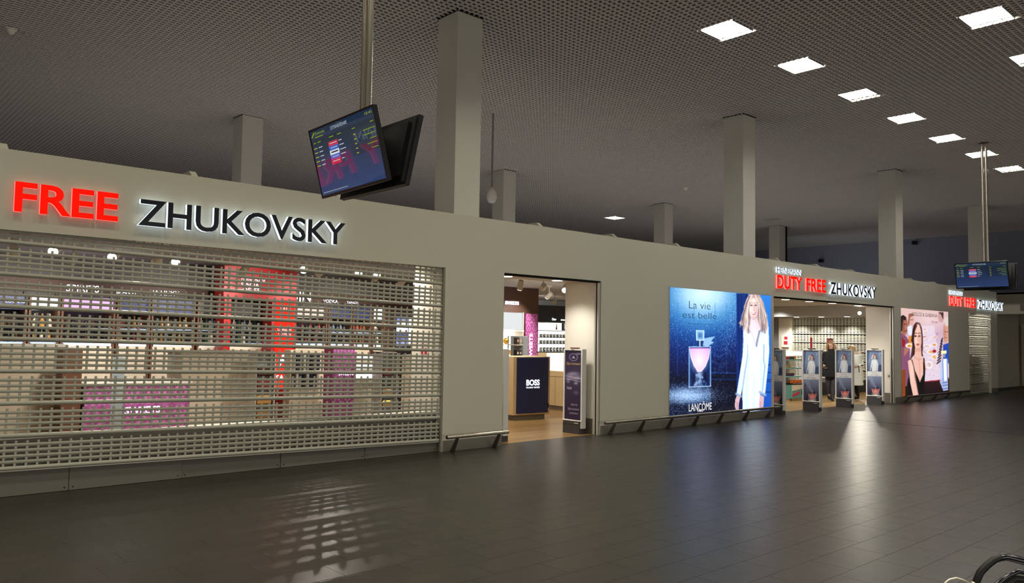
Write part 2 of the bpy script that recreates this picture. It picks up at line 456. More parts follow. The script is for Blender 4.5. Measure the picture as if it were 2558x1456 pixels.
# white linings of the two entrances: reveal faces and soffits
struct('trim_2', MB().box(9.922, 9.93, 8.90, 9.6, 0.25, 2.53), M_WHITE)
struct('trim_3', MB().box(21.492, 21.5, 8.84, 9.53, 0.26, 2.53), M_WHITE)
struct('trim_4', MB().box(7.78, 9.93, 8.90, 9.62, 2.53, 2.60), M_WHITE)
struct('trim_5', MB().box(15.42, 21.5, 8.90, 9.62, 2.53, 2.60), M_WHITE)
# shutter slots and guides of the entrances
for n, x0, x1 in ((6, 7.78, 9.93), (7, 15.42, 21.5)):
    struct('trim_%d' % n, MB().box(x0, x1, WY + 0.03, WY + 0.11, 2.50, 2.53), M_BLACKM)
for n, x in ((8, 9.93), (9, 21.5)):
    struct('trim_%d' % n, MB().box(x - 0.045, x - 0.012, 8.80, 8.83, 0, 2.5).box(x - 0.045, x - 0.012, 8.86, 8.89, 0, 2.5), M_ALU)
    struct('trim_%d' % (n + 2), MB().box(x - 0.04, x - 0.012, 8.83, 8.86, 0, 2.5), M_BLACKM)
# kick panels below the shutter
kick_x = [-2.48, -1.33, -0.18, 0.97, 2.12, 3.22, 4.37, 5.52, 6.66]
for k in range(len(kick_x) - 1):
    x0, x1 = kick_x[k] + 0.003, kick_x[k + 1] - 0.003
    yo = (0.0, 0.012, 0.004, 0.0)[k % 4]
    kp = part('kick_panel', MB().bev(x0, x1, 8.862 + yo, 8.876 + yo, 0.002, 0.40, 0.002), M_SKIRT, wall)
    for xs_ in (x0 + 0.035, x1 - 0.035):
        part('screw', MB().tube([(xs_, 8.8625 + yo, 0.035), (xs_, 8.859 + yo, 0.035)], 0.008, 8), M_BLACK, kp)
# low wall behind the shutter with its pale capping
struct('wall_sill', MB().box(-6, 6.7, 8.93, 9.03, 0, 0.53), M_SKIRT)
struct('trim_12', MB().box(-6, 6.7, 8.92, 9.05, 0.53, 0.545), M_WHITE)
# brackets behind the fascia, ends showing above its top edge
for k, x in enumerate((-0.38, 1.42, 3.22, 5.02, 8.55, 10.32, 12.12, 15.7, 17.48, 19.27, 21.15, 22.82, 24.5, 26.3, 28.1)):
    part('fascia_bracket', MB().prism([(WY + 0.015, 3.30), (WY + 0.10, 3.365), (WY + 0.75, 3.365), (WY + 0.75, 3.25), (WY + 0.015, 3.25)], 'x', x - 0.035, x + 0.035), M_WALL, wall)
# shop shell
struct('ceiling', MB().box(-6, 27, 8.92, 18.9, SZ, SZ + 0.05), M_SHCEIL)
struct('wall_shop', MB().box(-6, 12.5, 14.3, 14.4, 0, 2.39), M_DARKW)
struct('wall_shop', MB().box(-6, 12.5, 14.3, 14.4, 2.39, SZ), mat('bulkhead_dark', '5a5857', 0.8))
struct('wall_shop', MB().box(12.5, 13.77, 14.25, 14.4, 0, SZ), M_DARKW)
struct('wall_shop', MB().box(13.72, 13.77, 14.4, 18.6, 0, SZ), M_DARKW)
struct('wall_shop', MB().box(13.77, 27, 18.6, 18.8, 0, SZ), M_GREYW)
struct('wall_shop', MB().box(-6.1, -6, 8.9, 14.4, 0, SZ), M_WHITE)
struct('wall_shop', MB().box(26.6, 26.8, 14.36, 18.8, 0, SZ).box(26.6, 26.8, 8.9, 11.68, 0, SZ), M_GREYW)
struct('wall_shop', MB().box(26.66, 26.8, 11.68, 14.36, 0, SZ), M_BLACKM)  # black sheet put in for the darkness behind the grille
struct('wall_shop', MB().box(26.35, 26.6, 14.36, 14.82, 0, 2.42), M_WHITE)     # pillar beside the inner grille
struct('wall_shop', MB().box(26.3, 26.6, 11.4, 14.9, 2.39, SZ), M_GREYW)       # bulkhead over the grille
struct('wall_shop', MB().box(26.45, 26.6, 9.5, 11.68, 0, 2.39), M_WHITE)
# far right corner: bulkhead over a dark recess
struct('wall_right', MB().box(31.0, 31.25, -13, 9.35, 2.62, 3.37), mat('bulkhead_paint', '8f8879', 0.8, noise=0.03))
struct('wall_right', MB().box(29.6, 35, 9.6, 9.8, 0, 3.3), M_WALL)
struct('wall_right', MB().box(34.8, 35, -13, 9.6, 0, 3.3), mat('bulkhead_paint', '8f8879'))
struct('ceiling', MB().box(31.0, 35, -13, 9.6, 3.3, 3.36), mat('bulkhead_paint', '8f8879'))
for k, (y0, y1) in enumerate(((8.2, 8.95), (9.05, 9.5))):
    struct('door_%d' % (k + 1), MB().bev(34.74, 34.8, y0, y1, 0.02, 2.35, 0.01), mat('pale_door', 'b9ab93', 0.5))
struct('trim_13', MB().box(34.70, 34.80, 8.95, 9.05, 0, 2.5), M_BLACK)

# ================================================================== COLUMNS
def column(x, y, label, dark=False):
    c = thing('column', label, 'column', (x, y, 0), 0, 'square ceiling columns')
    part('shaft', MB().bev(0, 0.46, 0, 0.46, 2.905, CZ + 0.02, 0.004), M_COLM, c)
    part('collar', MB().box(-0.012, 0.472, -0.012, 0.472, CZ - 0.004, CZ + 0.05), M_PLEN, c)
    return c
column(6.83, WY + 0.016, 'square pale column rising from the fascia beside the near departure screens')
column(14.26, WY + 0.016, 'square pale column above the wide poster of the perfume bottle')
column(21.70, WY + 0.016, 'square pale column just right of the lettering over the far entrance')
column(29.38, WY + 0.3, 'square pale column behind the far departure screen pole')
column(-0.6, 16.3, 'square column behind the shop, beyond the left of the picture')
column(6.92, 16.3, 'square mauve-grey column behind the fascia, left of the near departure screen')
column(14.48, 16.45, 'narrow grey column behind the hanging dome camera')
column(21.92, 16.55, 'short grey column seen above the fascia left of the middle column')
c5 = column(29.32, 16.45, 'farthest grey column with a shaded side, standing before the dark end wall')
part('shade_slab', MB().box(0.46, 0.62, 0.0, 0.46, 2.9, CZ), M_BLACKM, c5)  # black slab standing in for the shadow on the column's right side

# ================================================================== CEILING LIGHTS
LAMP_E = emis('lamp_tube', 'fffaf0', 42.0)
LAMP_OFF = mat('lamp_off', 'd8d8d8', 0.5)
LAMP_B = mat('lamp_body', 'c8c4ba', 0.5)
def lamp(x, y, label, on=True):
    t = thing('ceiling_light', label, 'ceiling light', (x, y, CZ), 0, 'recessed ceiling lights')
    s = 0.275
    b = MB().box(-s, s, -s, s, 0.075, 0.09)
    b.box(-s, s, -s, -s + 0.008, 0.0, 0.08).box(-s, s, s - 0.008, s, 0.0, 0.08)
    b.box(-s, -s + 0.006, -s, s, 0.045, 0.08).box(s - 0.006, s, -s, s, 0.045, 0.08)
    part('housing', b, LAMP_B, t)
    pw = 2 * s / 4
    for k in range(3): part('louvre', MB().box(-s + 0.01, s - 0.01, -s + pw * (k + 1) - 0.005, -s + pw * (k + 1) + 0.005, -0.002, 0.06), LAMP_B, t)
    for k in range(4): part('tube_panel', MB().box(-s + 0.008, s - 0.008, -s + pw * k + 0.012, -s + pw * (k + 1) - 0.012, 0.036, 0.042), LAMP_E if on else LAMP_OFF, t)
    return t
words = ['nearest', 'second', 'third', 'fourth', 'fifth', 'sixth', 'seventh']
for k, (x, y) in enumerate(lampsA):
    lamp(x, y, 'lit square ceiling light, %s in the long row parallel to the shops' % words[k])
lamp(*lampsB[0], 'lit square ceiling light in the top right corner with four clear tubes')
lamp(*lampsB[1], 'lit square ceiling light cut by the right edge of the picture')
lamp(*lampsC[0], 'small lit ceiling light far behind the fascia, left of the middle column')
lamp(*lampsC[1], 'unlit square ceiling panel far behind, right of the middle column', on=False)
# detectors
for x, y, l in ((20.1, 14.4, 'small white dome detector on the ceiling above the wide poster'), (2.3, 14.2, 'small white ceiling detector at the left edge of the picture')):
    t = thing('smoke_detector', l, 'detector', (x, y, CZ))
    part('base', MB().lathe([(0.09, -0.02), (0.09, 0.0)], n=14), M_WHITE, t); part('dome', MB().lathe([(0.02, -0.09), (0.055, -0.06), (0.06, -0.02)], n=14), M_WHITE, t)
for y, z, l in ((14.15, 6.03, 'small black camera high on the end wall, right of the far column'), (18.5, 5.48, 'small black camera on the dark end wall left of the far column')):
    t = thing('wall_camera', l, 'camera', (37.1, y, z))
    part('bracket', MB().box(-0.12, 0, -0.03, 0.03, -0.02, 0.02), M_BLACK, t); part('housing', MB().bev(-0.34, -0.1, -0.08, 0.08, -0.09, 0.07, 0.01), M_BLACK, t)
# hanging dome camera
t = thing('dome_camera', 'white dome camera hanging on a thin rod from the ceiling above the fascia', 'camera', (10.64, 12.45, 0))
part('rod', MB().tube([(0, 0, 4.6), (0, 0, CZ + 0.1)], 0.02, 8), mat('rod_grey', '8f8b85', 0.4, metal=0.5), t)
part('housing', MB().lathe([(0.02, 4.67), (0.05, 4.64), (0.095, 4.56), (0.105, 4.47), (0.105, 4.43)], n=18), M_WHITE, t)
part('dome', MB().lathe([(0.001, 4.335), (0.05, 4.345), (0.085, 4.375), (0.098, 4.43)], n=18), mat('dome_smoke', 'cfcac4', 0.15, noise=0.02), t)

# ================================================================== SHUTTERS
PX = 0.094
def slat_meshes(L, hole_h, bar_h, bridge_w, px, dep, rod_r, name):
    """rod slat and plain slat, running from x=-L to 0; z=0 is the middle of the bar"""
    n = int(L / px)
    def bridges(mb, z0, z1):
        for k in range(n + 1):
            x = -k * px - 0.03
            if x - bridge_w < -L: break
            mb.box(x - bridge_w, x, -dep * 0.35, dep * 0.35, z0, z1, skip='bt')
    a = MB(); h = bar_h / 2
    a.add([(x, y, z) for x in (-L, 0) for y, z in ((-dep * .3, -h), (-dep * .5, 0), (-dep * .3, h), (dep * .3, h), (dep * .5, 0), (dep * .3, -h))],
          [(i, (i + 1) % 6, 6 + (i + 1) % 6, 6 + i) for i in range(6)] + [(5, 4, 3, 2, 1, 0), (6, 7, 8, 9, 10, 11)])
    bridges(a, h, h + hole_h)
    b = MB(); b.tube([(-L, 0, 0), (0, 0, 0)], rod_r, 10); bridges(b, rod_r * 0.9, rod_r + hole_h)
    return a.mesh('slat', M_SHUT), b.mesh('rod_slat', M_SHUT)
sh = thing('roller_shutter', 'long closed roller shutter with rows of slots, hanging slightly askew on the left', 'shutter', (6.66, 8.832, 0.139))
sh.rotation_euler = (0, 0.0222, 0)
LS = 9.4
sm, rm = slat_meshes(LS, 0.0245, 0.029, 0.021, PX, 0.020, 0.0225, 'slat')
for k in range(9):
    zr = 0.018 + 0.3067 * k
    ob('rod_slat', rm, sh, (0, 0, zr))
    for j in range(1, 5): ob('slat', sm, sh, (0, 0, zr + 0.0225 + 0.0531 * j - 0.0145))
part('bottom_bar', MB().box(-LS, 0, -0.016, 0.016, -0.008, 0.0).box(-LS, 0, -0.008, 0.008, 0.0, 0.012), M_ALU, sh)
gd = thing('shutter_guide', 'slim upright guide rail at the right end of the long roller shutter', 'guide rail', (6.667, 8.832, 0))
part('front_lip', MB().box(0.0, 0.018, -0.04, -0.025, 0.0, 2.53), M_ALUD, gd); part('channel', MB().box(0.012, 0.018, -0.025, 0.03, 0.0, 2.53), M_ALUD, gd)

# grille at the back of the second entrance, faces -X
gr = thing('grille_shutter', 'pale closed inner grille behind the women in the far entrance', 'shutter', (26.5, 11.68, 0.03), R(-90))
LG = 2.68
gs, grd = slat_meshes(LG, 0.0215, 0.032, 0.045, 0.118, 0.014, 0.022, 'slat')
for k in range(8):
    zr = 0.02 + 0.30 * k
    if zr > 2.36: break
    ob('rod_slat', grd, gr, (0, 0, zr))
    for j in range(1, 5):
        if zr + 0.054 * j < 2.36: ob('slat', gs, gr, (0, 0, zr + 0.018 + 0.0535 * j - 0.01))
# third shop shutter
s3 = thing('roller_shutter', 'narrow closed roller shutter with lit gaps under the farthest shop sign', 'shutter', (28.97, 8.87, 0.02))
s3m, r3m = slat_meshes(1.97, 0.034, 0.024, 0.02, 0.1, 0.014, 0.02, 'slat')
for k in range(9):
    zr = 0.03 + 0.30 * k
    if zr > 2.5: break
    ob('rod_slat', r3m, s3, (0, 0, zr))
    for j in range(1, 5):
        if zr + 0.054 * j < 2.5: ob('slat', s3m, s3, (0, 0, zr + 0.018 + 0.053 * j - 0.01))
part('bottom_bar', MB().box(-1.97, 0, -0.016, 0.016, -0.012, 0.0), M_ALU, s3)
struct('wall_shop', MB().box(26.9, 29.4, 12.0, 12.1, 0, 2.8).box(29.3, 29.4, 9.5, 12.0, 0, 2.8).box(26.9, 26.95, 9.55, 12.0, 0, 2.8), M_WHITE)
struct('ceiling', MB().box(26.9, 29.4, 8.92, 12.1, 2.8, 2.84), M_SHCEIL)
light('SPOT', (27.4, 9.5, 2.62), (29.3, 9.45, 1.75), 130, (1, .96, .9), spot_size=R(120), spot_blend=0.6, shadow_soft_size=0.08)
struct('floor', MB().box(30, 38, 8.83, 19, -0.2, -0.002), M_GROUT)
for k, (x, w_, c) in enumerate(((27.6, 0.4, '7a5a40'), (28.15, 0.4, '8d6f4f'), (28.8, 0.5, '5f4a3a'))):
    cs = thing('display_case', ('brown', 'tan', 'dark')[k] + ' goods case dimly seen through the narrow far shutter', 'display case', (x, 9.15, 0))
    part('body', MB().bev(-w_ / 2, w_ / 2, 0, 0.4, 0.0, 1.35 - 0.1 * k, 0.01), mat('case' + c, c, 0.5, noise=0.3, scale=12), cs)
    for z in (0.4, 0.8, 1.2): part('shelf_edge', MB().box(-w_ / 2, w_ / 2, -0.02, 0.0, z, z + 0.03), M_CREAM, cs)

# ================================================================== SIGNS
def sign(x0, label, cat='sign'):
    t = thing('shop_sign', label, cat, (x0, WY, 0))
    def letters(word, x, z, width, h, off, face, side, dep, name='letter'):
        # individual letters: lay the word out as a whole, then split it at the advance of every glyph
        full = [text_mesh(word[:k + 1], offset=off) for k in range(len(word))]
        ext = [(min(v[0] for v in f.v), max(v[0] for v in f.v)) for f in full]
        tot = ext[-1][1]; k_ = width / tot
        ch = max(v[1] for v in text_mesh('H', offset=off).v)
        for i, chh in enumerate(word):
            g = text_mesh(chh, depth=1.0, offset=off)
            gw = max(v[0] for v in g.v); gh = max(v[1] for v in g.v)
            lowv = -0.02 if chh in 'OSUC' else 0.0
            s_ = h / ch; ov = (gh - ch) / 2 if gh > ch + 0.005 else 0
            xx = ext[i][1] * k_ - gw * k_
            g.v = [(v[0] * k_, (v[1] - ov) * s_, v[2] * dep) for v in g.v]
            part(name, g, [face, side], t, (x + xx, -0.018, z), (R(90), 0, 0))
    letters('HEINEMANN', 0.0, 3.035, 1.06, 0.118, 0.0, M_SIGNDK, M_SIGNSIDE, 0.03)
    letters('DUTY', 0.0, 2.70, 1.06, 0.288, 0.022, M_SIGNRED, M_SIGNREDS, 0.036)
    letters('FREE', 1.255, 2.705, 0.918, 0.288, 0.022, M_SIGNRED, M_SIGNREDS, 0.036)
    letters('ZHUKOVSKY', 2.365, 2.69, 2.44, 0.275, 0.016, M_SIGNDK, M_SIGNSIDE, 0.05)
    return t
sign(0.258, 'near shop sign in red and dark halo-lit letters above the long shutter')
sign(15.47, 'shop sign in red and dark letters over the entrance with the women')
sign(25.32, 'farthest shop sign in red and white letters beneath the far screens')

# ================================================================== BUMPER RAILS
def rail(x0, x1, legs, z, label, m=M_STEEL):
    t = thing('bumper_rail', label, 'rail', (x0, 8.6, 0))
    part('tube', MB().tube([(0, 0, z), (x1 - x0, 0, z)], 0.026, 14), m, t)
    for k, xl in enumerate(legs):
        x = xl - x0
        part('leg', MB().prism([(-0.02, z - 0.005), (0.02, z - 0.005), (0.165, 0.0), (0.085, 0.0)], 'x', x - 0.012, x + 0.012), mat('rail_leg', '57524a', 0.4, metal=0.6), t)
        if k in (0, len(legs) - 1) or k % 2: part('joint', MB().tube([(x + 0.06, 0, z), (x + 0.066, 0, z)], 0.0268, 14), M_DKGREY, t)
    part('end_cap', MB().tube([(-0.004, 0, z), (0.0, 0, z)], 0.024, 14), M_DKGREY, t)
    return t
rail(6.63, 7.74, (6.82, 7.58), 0.218, 'short steel bumper rail on two legs between shutter and near entrance')
rail(9.85, 15.28, (10.10, 10.87, 11.66, 12.45, 13.25, 14.15, 15.02), 0.212, 'long steel bumper rail on seven legs under the wide perfume poster')
rail(21.75, 26.4, (21.95, 22.9, 23.85, 24.8, 25.75), 0.165, 'dark bumper rail under the tall restaurant scene poster')

# ================================================================== POSTERS
def light_poster(x, z, w, h, label, art, glow):
    t = thing('light_box', label, 'poster', (x, WY, z))
    part('frame', MB().box(-0.012, w + 0.012, -0.012, 0.0, -0.012, h + 0.012), M_ALU, t)
    s_ = ob('poster_sheet', art, t, (0, -0.0135, 0))
    return t
# ---- poster 1
H1 = homog([(48, 28), (1115, 118), (1112, 1325), (45, 1412)])
P1W, P1H, P1X, P1Z = 3.50, 2.38, 11.785, 0.150
cv = Canvas(300, 330, H1)
X, Y = cv.X, cv.Y
d = np.hypot((X - 400) / 520, (Y - 90) / 430)
cv.ramp(d, [(0, 'd8ecf6'), (0.35, 'b2d4ec'), (0.7, '5492c4'), (1.05, '215a9c'), (1.5, '113070'), (2.0, '091842'), (2.5, '040a22'), (3.2, '030614')])
cv.mix(np.exp(-((X - 250) / 300) ** 2 - ((Y - 1165) / 90) ** 2), '86aede', 0.9)
cv.mix(np.clip((700 - X) / 260, 0, 1) * np.clip((Y - 1250) / 80, 0, 1), '081436', 0.85)
for xx in (130, 300, 520, 640): cv.line([(xx, 200), (xx, 960)], 5, '3c78b4', 0.35)
cv.poly([(48, 965), (800, 935), (800, 1010), (48, 1040)], '050b26', 0.55)
cv.poly([(480, 1010), (800, 1000), (800, 1400), (480, 1400)], '060b24', 0.75)
cv.line([(480, 930), (800, 940)], 5, '2a559c', 0.8); cv.line([(480, 1000), (800, 1005)], 4, '2a559c', 0.7)
for q in ((520, 850), (560, 830), (650, 860), (540, 800), (665, 800)): cv.ell(q[0], q[1], 26, 30, '0a1a4c', 0.7, 0.5)
nz = rng.random((cv.h, cv.w)); sparkle = (nz > 0.86) & (X < 760)
dens = np.clip(1 - np.abs((X - 690) + (Y - 500) * 0.25) / 190, 0.25, 1) * np.clip((980 - Y) / 500, 0.15, 1)
cv.mix(sparkle * (rng.random(nz.shape) < dens), 'e4f4ff', 0.75)
cv.mix((rng.random(nz.shape) < 0.75 * np.exp(-((X - 230) / 260) ** 2 - ((Y - 1165) / 75) ** 2)).astype(float), 'e2efff', 0.6)
cv.mix(((rng.random(nz.shape) > 0.90) & (X < 330) & (Y > 1290)).astype(float), 'b8d4ff', 0.7)
cv.poly([(745, 95), (870, 100), (870, 1390), (745, 1390)], '10397f', 0.95)
cv.poly([(870, 90), (1130, 100), (1130, 1390), (870, 1390)], '3f8bd6')
g = np.clip((Y - 100) / 1200, 0, 1); cv.mix((X > 860) * g, '1c57b4', 0.9)
for yy in (850, 935, 1010, 1030, 1140): cv.line([(1050, yy), (1120, yy)], 4, '0a235c', 0.9)
for xx in (770, 800, 850): cv.line([(xx, 100), (xx, 820)], 4, '071c50', 0.8)
cv.poly([(770, 820), (850, 820), (850, 1390), (770, 1390)], '0a1840', 0.8)
# perfume bottle
cv.poly([(248, 658), (475, 658), (475, 1072), (248, 1080)], '123a78', 0.55)
cv.poly([(300, 900), (420, 900), (450, 1060), (280, 1060)], '071336', 0.75)
cv.ell(355, 985, 32, 80, 'c6dcf6', 0.8, 0.6)
for pl in ([(250, 658), (250, 1078)], [(474, 658), (474, 1072)], [(250, 1078), (474, 1072)], [(250, 660), (474, 656)]): cv.line(pl, 4, 'd8ecff', 0.9)
cv.poly([(256, 672), (466, 672), (460, 735), (440, 810), (410, 870), (380, 910), (340, 912), (310, 870), (280, 800), (264, 735)], 'e2b4e0')
cv.ell(355, 800, 65, 95, 'ffe8fa', 0.85, 0.8); cv.line([(256, 674), (466, 674)], 5, 'b87ab8', 0.9)
cv.line([(256, 690), (270, 770), (300, 850), (340, 915), (380, 913), (420, 860), (452, 780), (467, 690)], 4, 'fff0ff', 0.9)
cv.poly([(335, 590), (392, 592), (392, 655), (335, 655)], '24406f'); cv.line([(362, 592), (362, 655)], 7, 'b9d0ea')
cv.poly([(324, 486), (406, 488), (404, 592), (326, 590)], 'a9cdea', 0.75)
for pl in ([(326, 488), (404, 490), (402, 590), (328, 588), (326, 488)],): cv.line(pl, 4, 'e8f6ff')
cv.poly([(345, 515), (384, 516), (382, 565), (347, 564)], '4c7cae', 0.8)
cv.poly([(392, 645), (408, 570), (522, 548), (480, 600), (512, 612), (440, 658)], 'b5d3ee', 0.85)
# woman in the white dress
hair = 'b99f9a'
cv.poly([(880, 102), (850, 160), (822, 240), (832, 320), (800, 378), (768, 412), (812, 440), (828, 512), (862, 530), (905, 500), (930, 400), (960, 380), (985, 450), (1010, 505), (1045, 525), (1072, 470), (1086, 430), (1062, 350), (1052, 270), (1035, 190), (1000, 125), (985, 102)], hair)
for pl in ([(870, 150), (835, 300), (850, 420), (835, 500)], [(995, 150), (1030, 300), (1010, 400), (1050, 500)], [(900, 120), (880, 180)]): cv.line(pl, 12, 'e0ccc2', 0.8)
for pl in ([(890, 260), (870, 400), (880, 490)], [(985, 260), (1000, 380), (1030, 480)]): cv.line(pl, 14, '7c6468', 0.8)
cv.poly([(900, 350), (962, 350), (985, 430), (1000, 490), (975, 570), (956, 656), (928, 590), (900, 510), (880, 470)], 'e3cbd0')
cv.ell(929, 258, 47, 112, 'ecd3cd', 1, 0.06)
cv.line([(902, 350), (930, 372), (955, 350)], 6, 'c5a6ac', 0.7)
for ex in (903, 950): cv.ell(ex, 222, 13, 7, '3a2c3a', 0.85, 0.6); cv.line([(ex - 16, 200), (ex, 193), (ex + 15, 199)], 3, '8a6a60', 0.6)
cv.line([(930, 225), (936, 272), (924, 276)], 4, 'c09c98', 0.7)
cv.poly([(896, 294), (924, 300), (954, 293), (944, 314), (924, 324), (906, 314)], 'b4545c'); cv.poly([(902, 298), (924, 303), (948, 297), (940, 309), (924, 314), (910, 309)], 'fdf6f6')
dress = 'd9e8fb'
cv.poly([(815, 470), (868, 525), (905, 505), (930, 590), (957, 657), (990, 500), (1022, 505), (1050, 525), (1085, 440), (1092, 720), (1076, 900), (1046, 1162), (992, 1145), (1000, 1290), (985, 1345), (945, 1290), (975, 1345), (810, 1360), (804, 1100), (790, 1182), (744, 1160), (778, 950), (810, 750), (820, 600)], dress)
cv.ell(925, 850, 85, 330, 'f4faff', 0.85, 0.7)
for pl in ([(862, 640), (862, 760), (835, 920), (806, 1120)], [(1036, 640), (1032, 800), (1045, 870), (1018, 1130)]): cv.line(pl, 6, '93add6', 0.8)
cv.line([(905, 505), (930, 590), (957, 657)], 3, 'a9b9d6'); cv.line([(990, 495), (965, 600), (957, 655)], 9, '8b90a4', 0.9)
skin = 'd9b6bb'
cv.poly([(750, 1168), (786, 1188), (770, 1260), (766, 1332), (748, 1342), (726, 1290), (730, 1220)], skin)
cv.poly([(992, 1168), (1036, 1190), (1028, 1290), (1002, 1334), (978, 1285), (985, 1220)], skin)
for pl in ([(745, 1155), (790, 1182)], [(992, 1140), (1046, 1170)]): cv.line(pl, 14, 'a4b2c8', 0.9)
for xx in (745, 755): cv.line([(xx, 1240), (xx, 1325)], 2, '9c7884', 0.7)
for xx in (996, 1010): cv.line([(xx, 1240), (xx, 1310)], 2, '9c7884', 0.7)
M_LB1 = printmat('lightbox_print', 1.4)
for k in range(46):
    sd = random.choice((-1, 1)); u_ = random.random(); x0 = 929 + sd * (12 + 45 * u_); x1 = 929 + sd * (58 + 85 * u_ * random.uniform(.7, 1.1)); x2 = x1 + random.uniform(-30, 25); yb = random.uniform(380, 520)
    cv.line([(x0, 112 + 25 * u_), (929 + sd * (52 + 30 * u_), 200), (x1, 330), (x2, yb)], random.uniform(2.5, 6), random.choice(['e8d6c8', 'cdb4a6', '8c7270', 'a58a82', 'f2e6da', '6c585c']), .55)
cv.ell(900, 290, 16, 45, 'f8e4dc', .6, .9); cv.ell(960, 290, 15, 80, 'c8a49e', .5, .9); cv.ell(929, 350, 26, 16, 'cfaaa4', .5, .8); cv.ell(925, 165, 34, 22, 'f6e2d8', .6, .9)
cv.ell(925, 500, 30, 70, 'f0dde0', .6, .9); cv.ell(840, 620, 20, 120, 'f8fcff', .7, .8); cv.ell(1068, 620, 16, 130, 'f8fcff', .6, .8)
for pl in ([(880, 760), (860, 1000), (850, 1330)], [(1000, 800), (1010, 1000), (1005, 1100)], [(930, 900), (925, 1320)]): cv.line(pl, 12, 'c3d5f0', .45)
for q in ((255, 700, 1050), (470, 680, 1050)): cv.line([(q[0], q[1]), (q[0], q[2])], 8, '6fa4d8', .4)
for k in range(26): cv.ell(random.uniform(290, 430), random.uniform(930, 1060), random.uniform(4, 14), random.uniform(6, 22), random.choice(['dbe8ff', '0a1740', '7fa6dc', '1c3a78']), .6, .5)
for k in range(30): cv.ell(random.uniform(490, 700), random.uniform(740, 890), random.uniform(4, 12), random.uniform(4, 12), random.choice(['081640', '2f66b4', '0c2054']), .6, .5)
keep = cv.a.copy(); cv.blur(1, 0.04); cv.a = (.6 * cv.a + .4 * keep) ** np.array([1.28, 1.22, 1.15])
art1 = cv.mesh('poster_sheet', P1W, P1H, M_LB1)
lb1 = light_poster(P1X, P1Z, P1W, P1H, 'wide backlit blue perfume poster with a woman in a white dress', art1, 1)
def on_poster(par, Hm, W_, H_, name, s, m, x0, y0, x1, y1, off=0.0, y=-0.016, **kw):
    """lettering whose base line runs from (x0,y1) ... given by its corners in the measured frame"""
    u0, v0 = to_uv(Hm, x0, y0); u1, v1 = to_uv(Hm, x1, y1)
    part(name, text_mesh(s, width=(u1 - u0) * W_, height=(v1 - v0) * H_, offset=off, **kw), m, par, (u0 * W_, y, H_ - v1 * H_), (R(90), 0, 0))
INK = mat('poster_ink', '24405e', 0.5, emit='1d3c60', estr=0.6)
INKW = emis('poster_white_ink', 'ffffff', 1.0)
on_poster(lb1, H1, P1W, P1H, 'lettering', 'La vie', INK, 246, 174, 470, 266, -0.012)
on_poster(lb1, H1, P1W, P1H, 'lettering', 'est belle', INK, 180, 285, 534, 368, -0.012)
on_poster(lb1, H1, P1W, P1H, 'lettering', 'Life is beautiful. Live it your way.', INK, 222, 404, 495, 434, -0.01, shear=0.25)
on_poster(lb1, H1, P1W, P1H, 'lettering', "L'Eau de Parfum", INK, 300, 1122, 425, 1142, -0.01)
on_poster(lb1, H1, P1W, P1H, 'lettering', 'LANCÔME', INKW, 246, 1238, 484, 1318, 0.0)
on_poster(lb1, H1, P1W, P1H, 'lettering', 'PARIS', INKW, 338, 1322, 394, 1337, 0.01)
# ---- poster 2
H2 = homog([(60, 55), (770, 120), (780, 1335), (75, 1400)])
P2W, P2H, P2X, P2Z = 3.36, 2.36, 21.89, 0.15
cv = Canvas(210, 300, H2)
cv.ramp((cv.Y - 60) / 1300, [(0, 'd9bdb4'), (0.12, 'd6b8bc'), (0.3, 'c9adc0'), (0.5, 'd3bccb'), (0.8, 'd8c4d4'), (0.83, '3a2024'), (1, '201216')])
cv.poly([(330, 330), (560, 330), (660, 1150), (400, 1170)], 'd9cad8')                                     # table cloth
for q in [(420, 385, 30, 14), (430, 430, 35, 15), (570, 505, 30, 17), (560, 620, 45, 26), (450, 640, 60, 32), (510, 725, 60, 34), (560, 800, 45, 40), (480, 920, 50, 55), (410, 500, 25, 16)]:
    cv.ell(*q, 'efe6ea', 0.95, 0.2); cv.ell(q[0], q[1], q[2] * .65, q[3] * .6, random.choice(['c88a4c', 'd6a060', 'c9b2b0', 'b9505c']), 0.85, 0.3)
cv.ell(560, 715, 28, 24, 'a31f33'); cv.poly([(410, 1165), (665, 1140), (660, 1160), (420, 1175)], 'a02030', .8)
cv.poly([(60, 430), (130, 480), (190, 560), (200, 900), (150, 1240), (70, 1230)], '8a5676')              # man on the left
cv.poly([(75, 500), (130, 560), (120, 640), (85, 660)], '9c1b24', .9); cv.ell(115, 330, 55, 140, 'a8705c'); cv.poly([(60, 190), (95, 165), (140, 200), (140, 245), (100, 240), (80, 420), (60, 400)], '2c1c1c')
cv.ell(222, 245, 38, 80, 'd8a898', .9); cv.poly([(180, 150), (235, 140), (260, 170), (200, 200), (185, 330), (170, 300)], '8c5a44', .9); cv.poly([(155, 350), (220, 320), (240, 480), (175, 470)], 'dde4f4', .9)
cv.poly([(180, 490), (225, 480), (220, 600), (178, 600)], 'd48a2c'); cv.ell(185, 630, 55, 38, 'f0e6e0'); cv.ell(190, 635, 35, 22, 'd69a50'); cv.poly([(110, 660), (190, 680), (150, 750), (110, 790)], 'b07868')
cv.poly([(75, 1000), (130, 985), (130, 1380), (80, 1400)], '8c4a24')
cv.poly([(690, 620), (780, 590), (780, 900), (690, 900)], '2a4fae'); cv.ell(738, 430, 46, 160, 'cf9c8a'); cv.ell(745, 270, 40, 70, 'd8cac4', .9)
for yy in (425,): cv.ell(722, yy, 9, 6, '3a2420'); cv.ell(752, yy, 9, 6, '3a2420')
cv.line([(715, 510), (750, 515)], 4, '9c5a50'); cv.ell(660, 190, 45, 90, 'b88a84', .8); cv.poly([(620, 130), (700, 130), (695, 240), (660, 160)], '3c2428', .9)
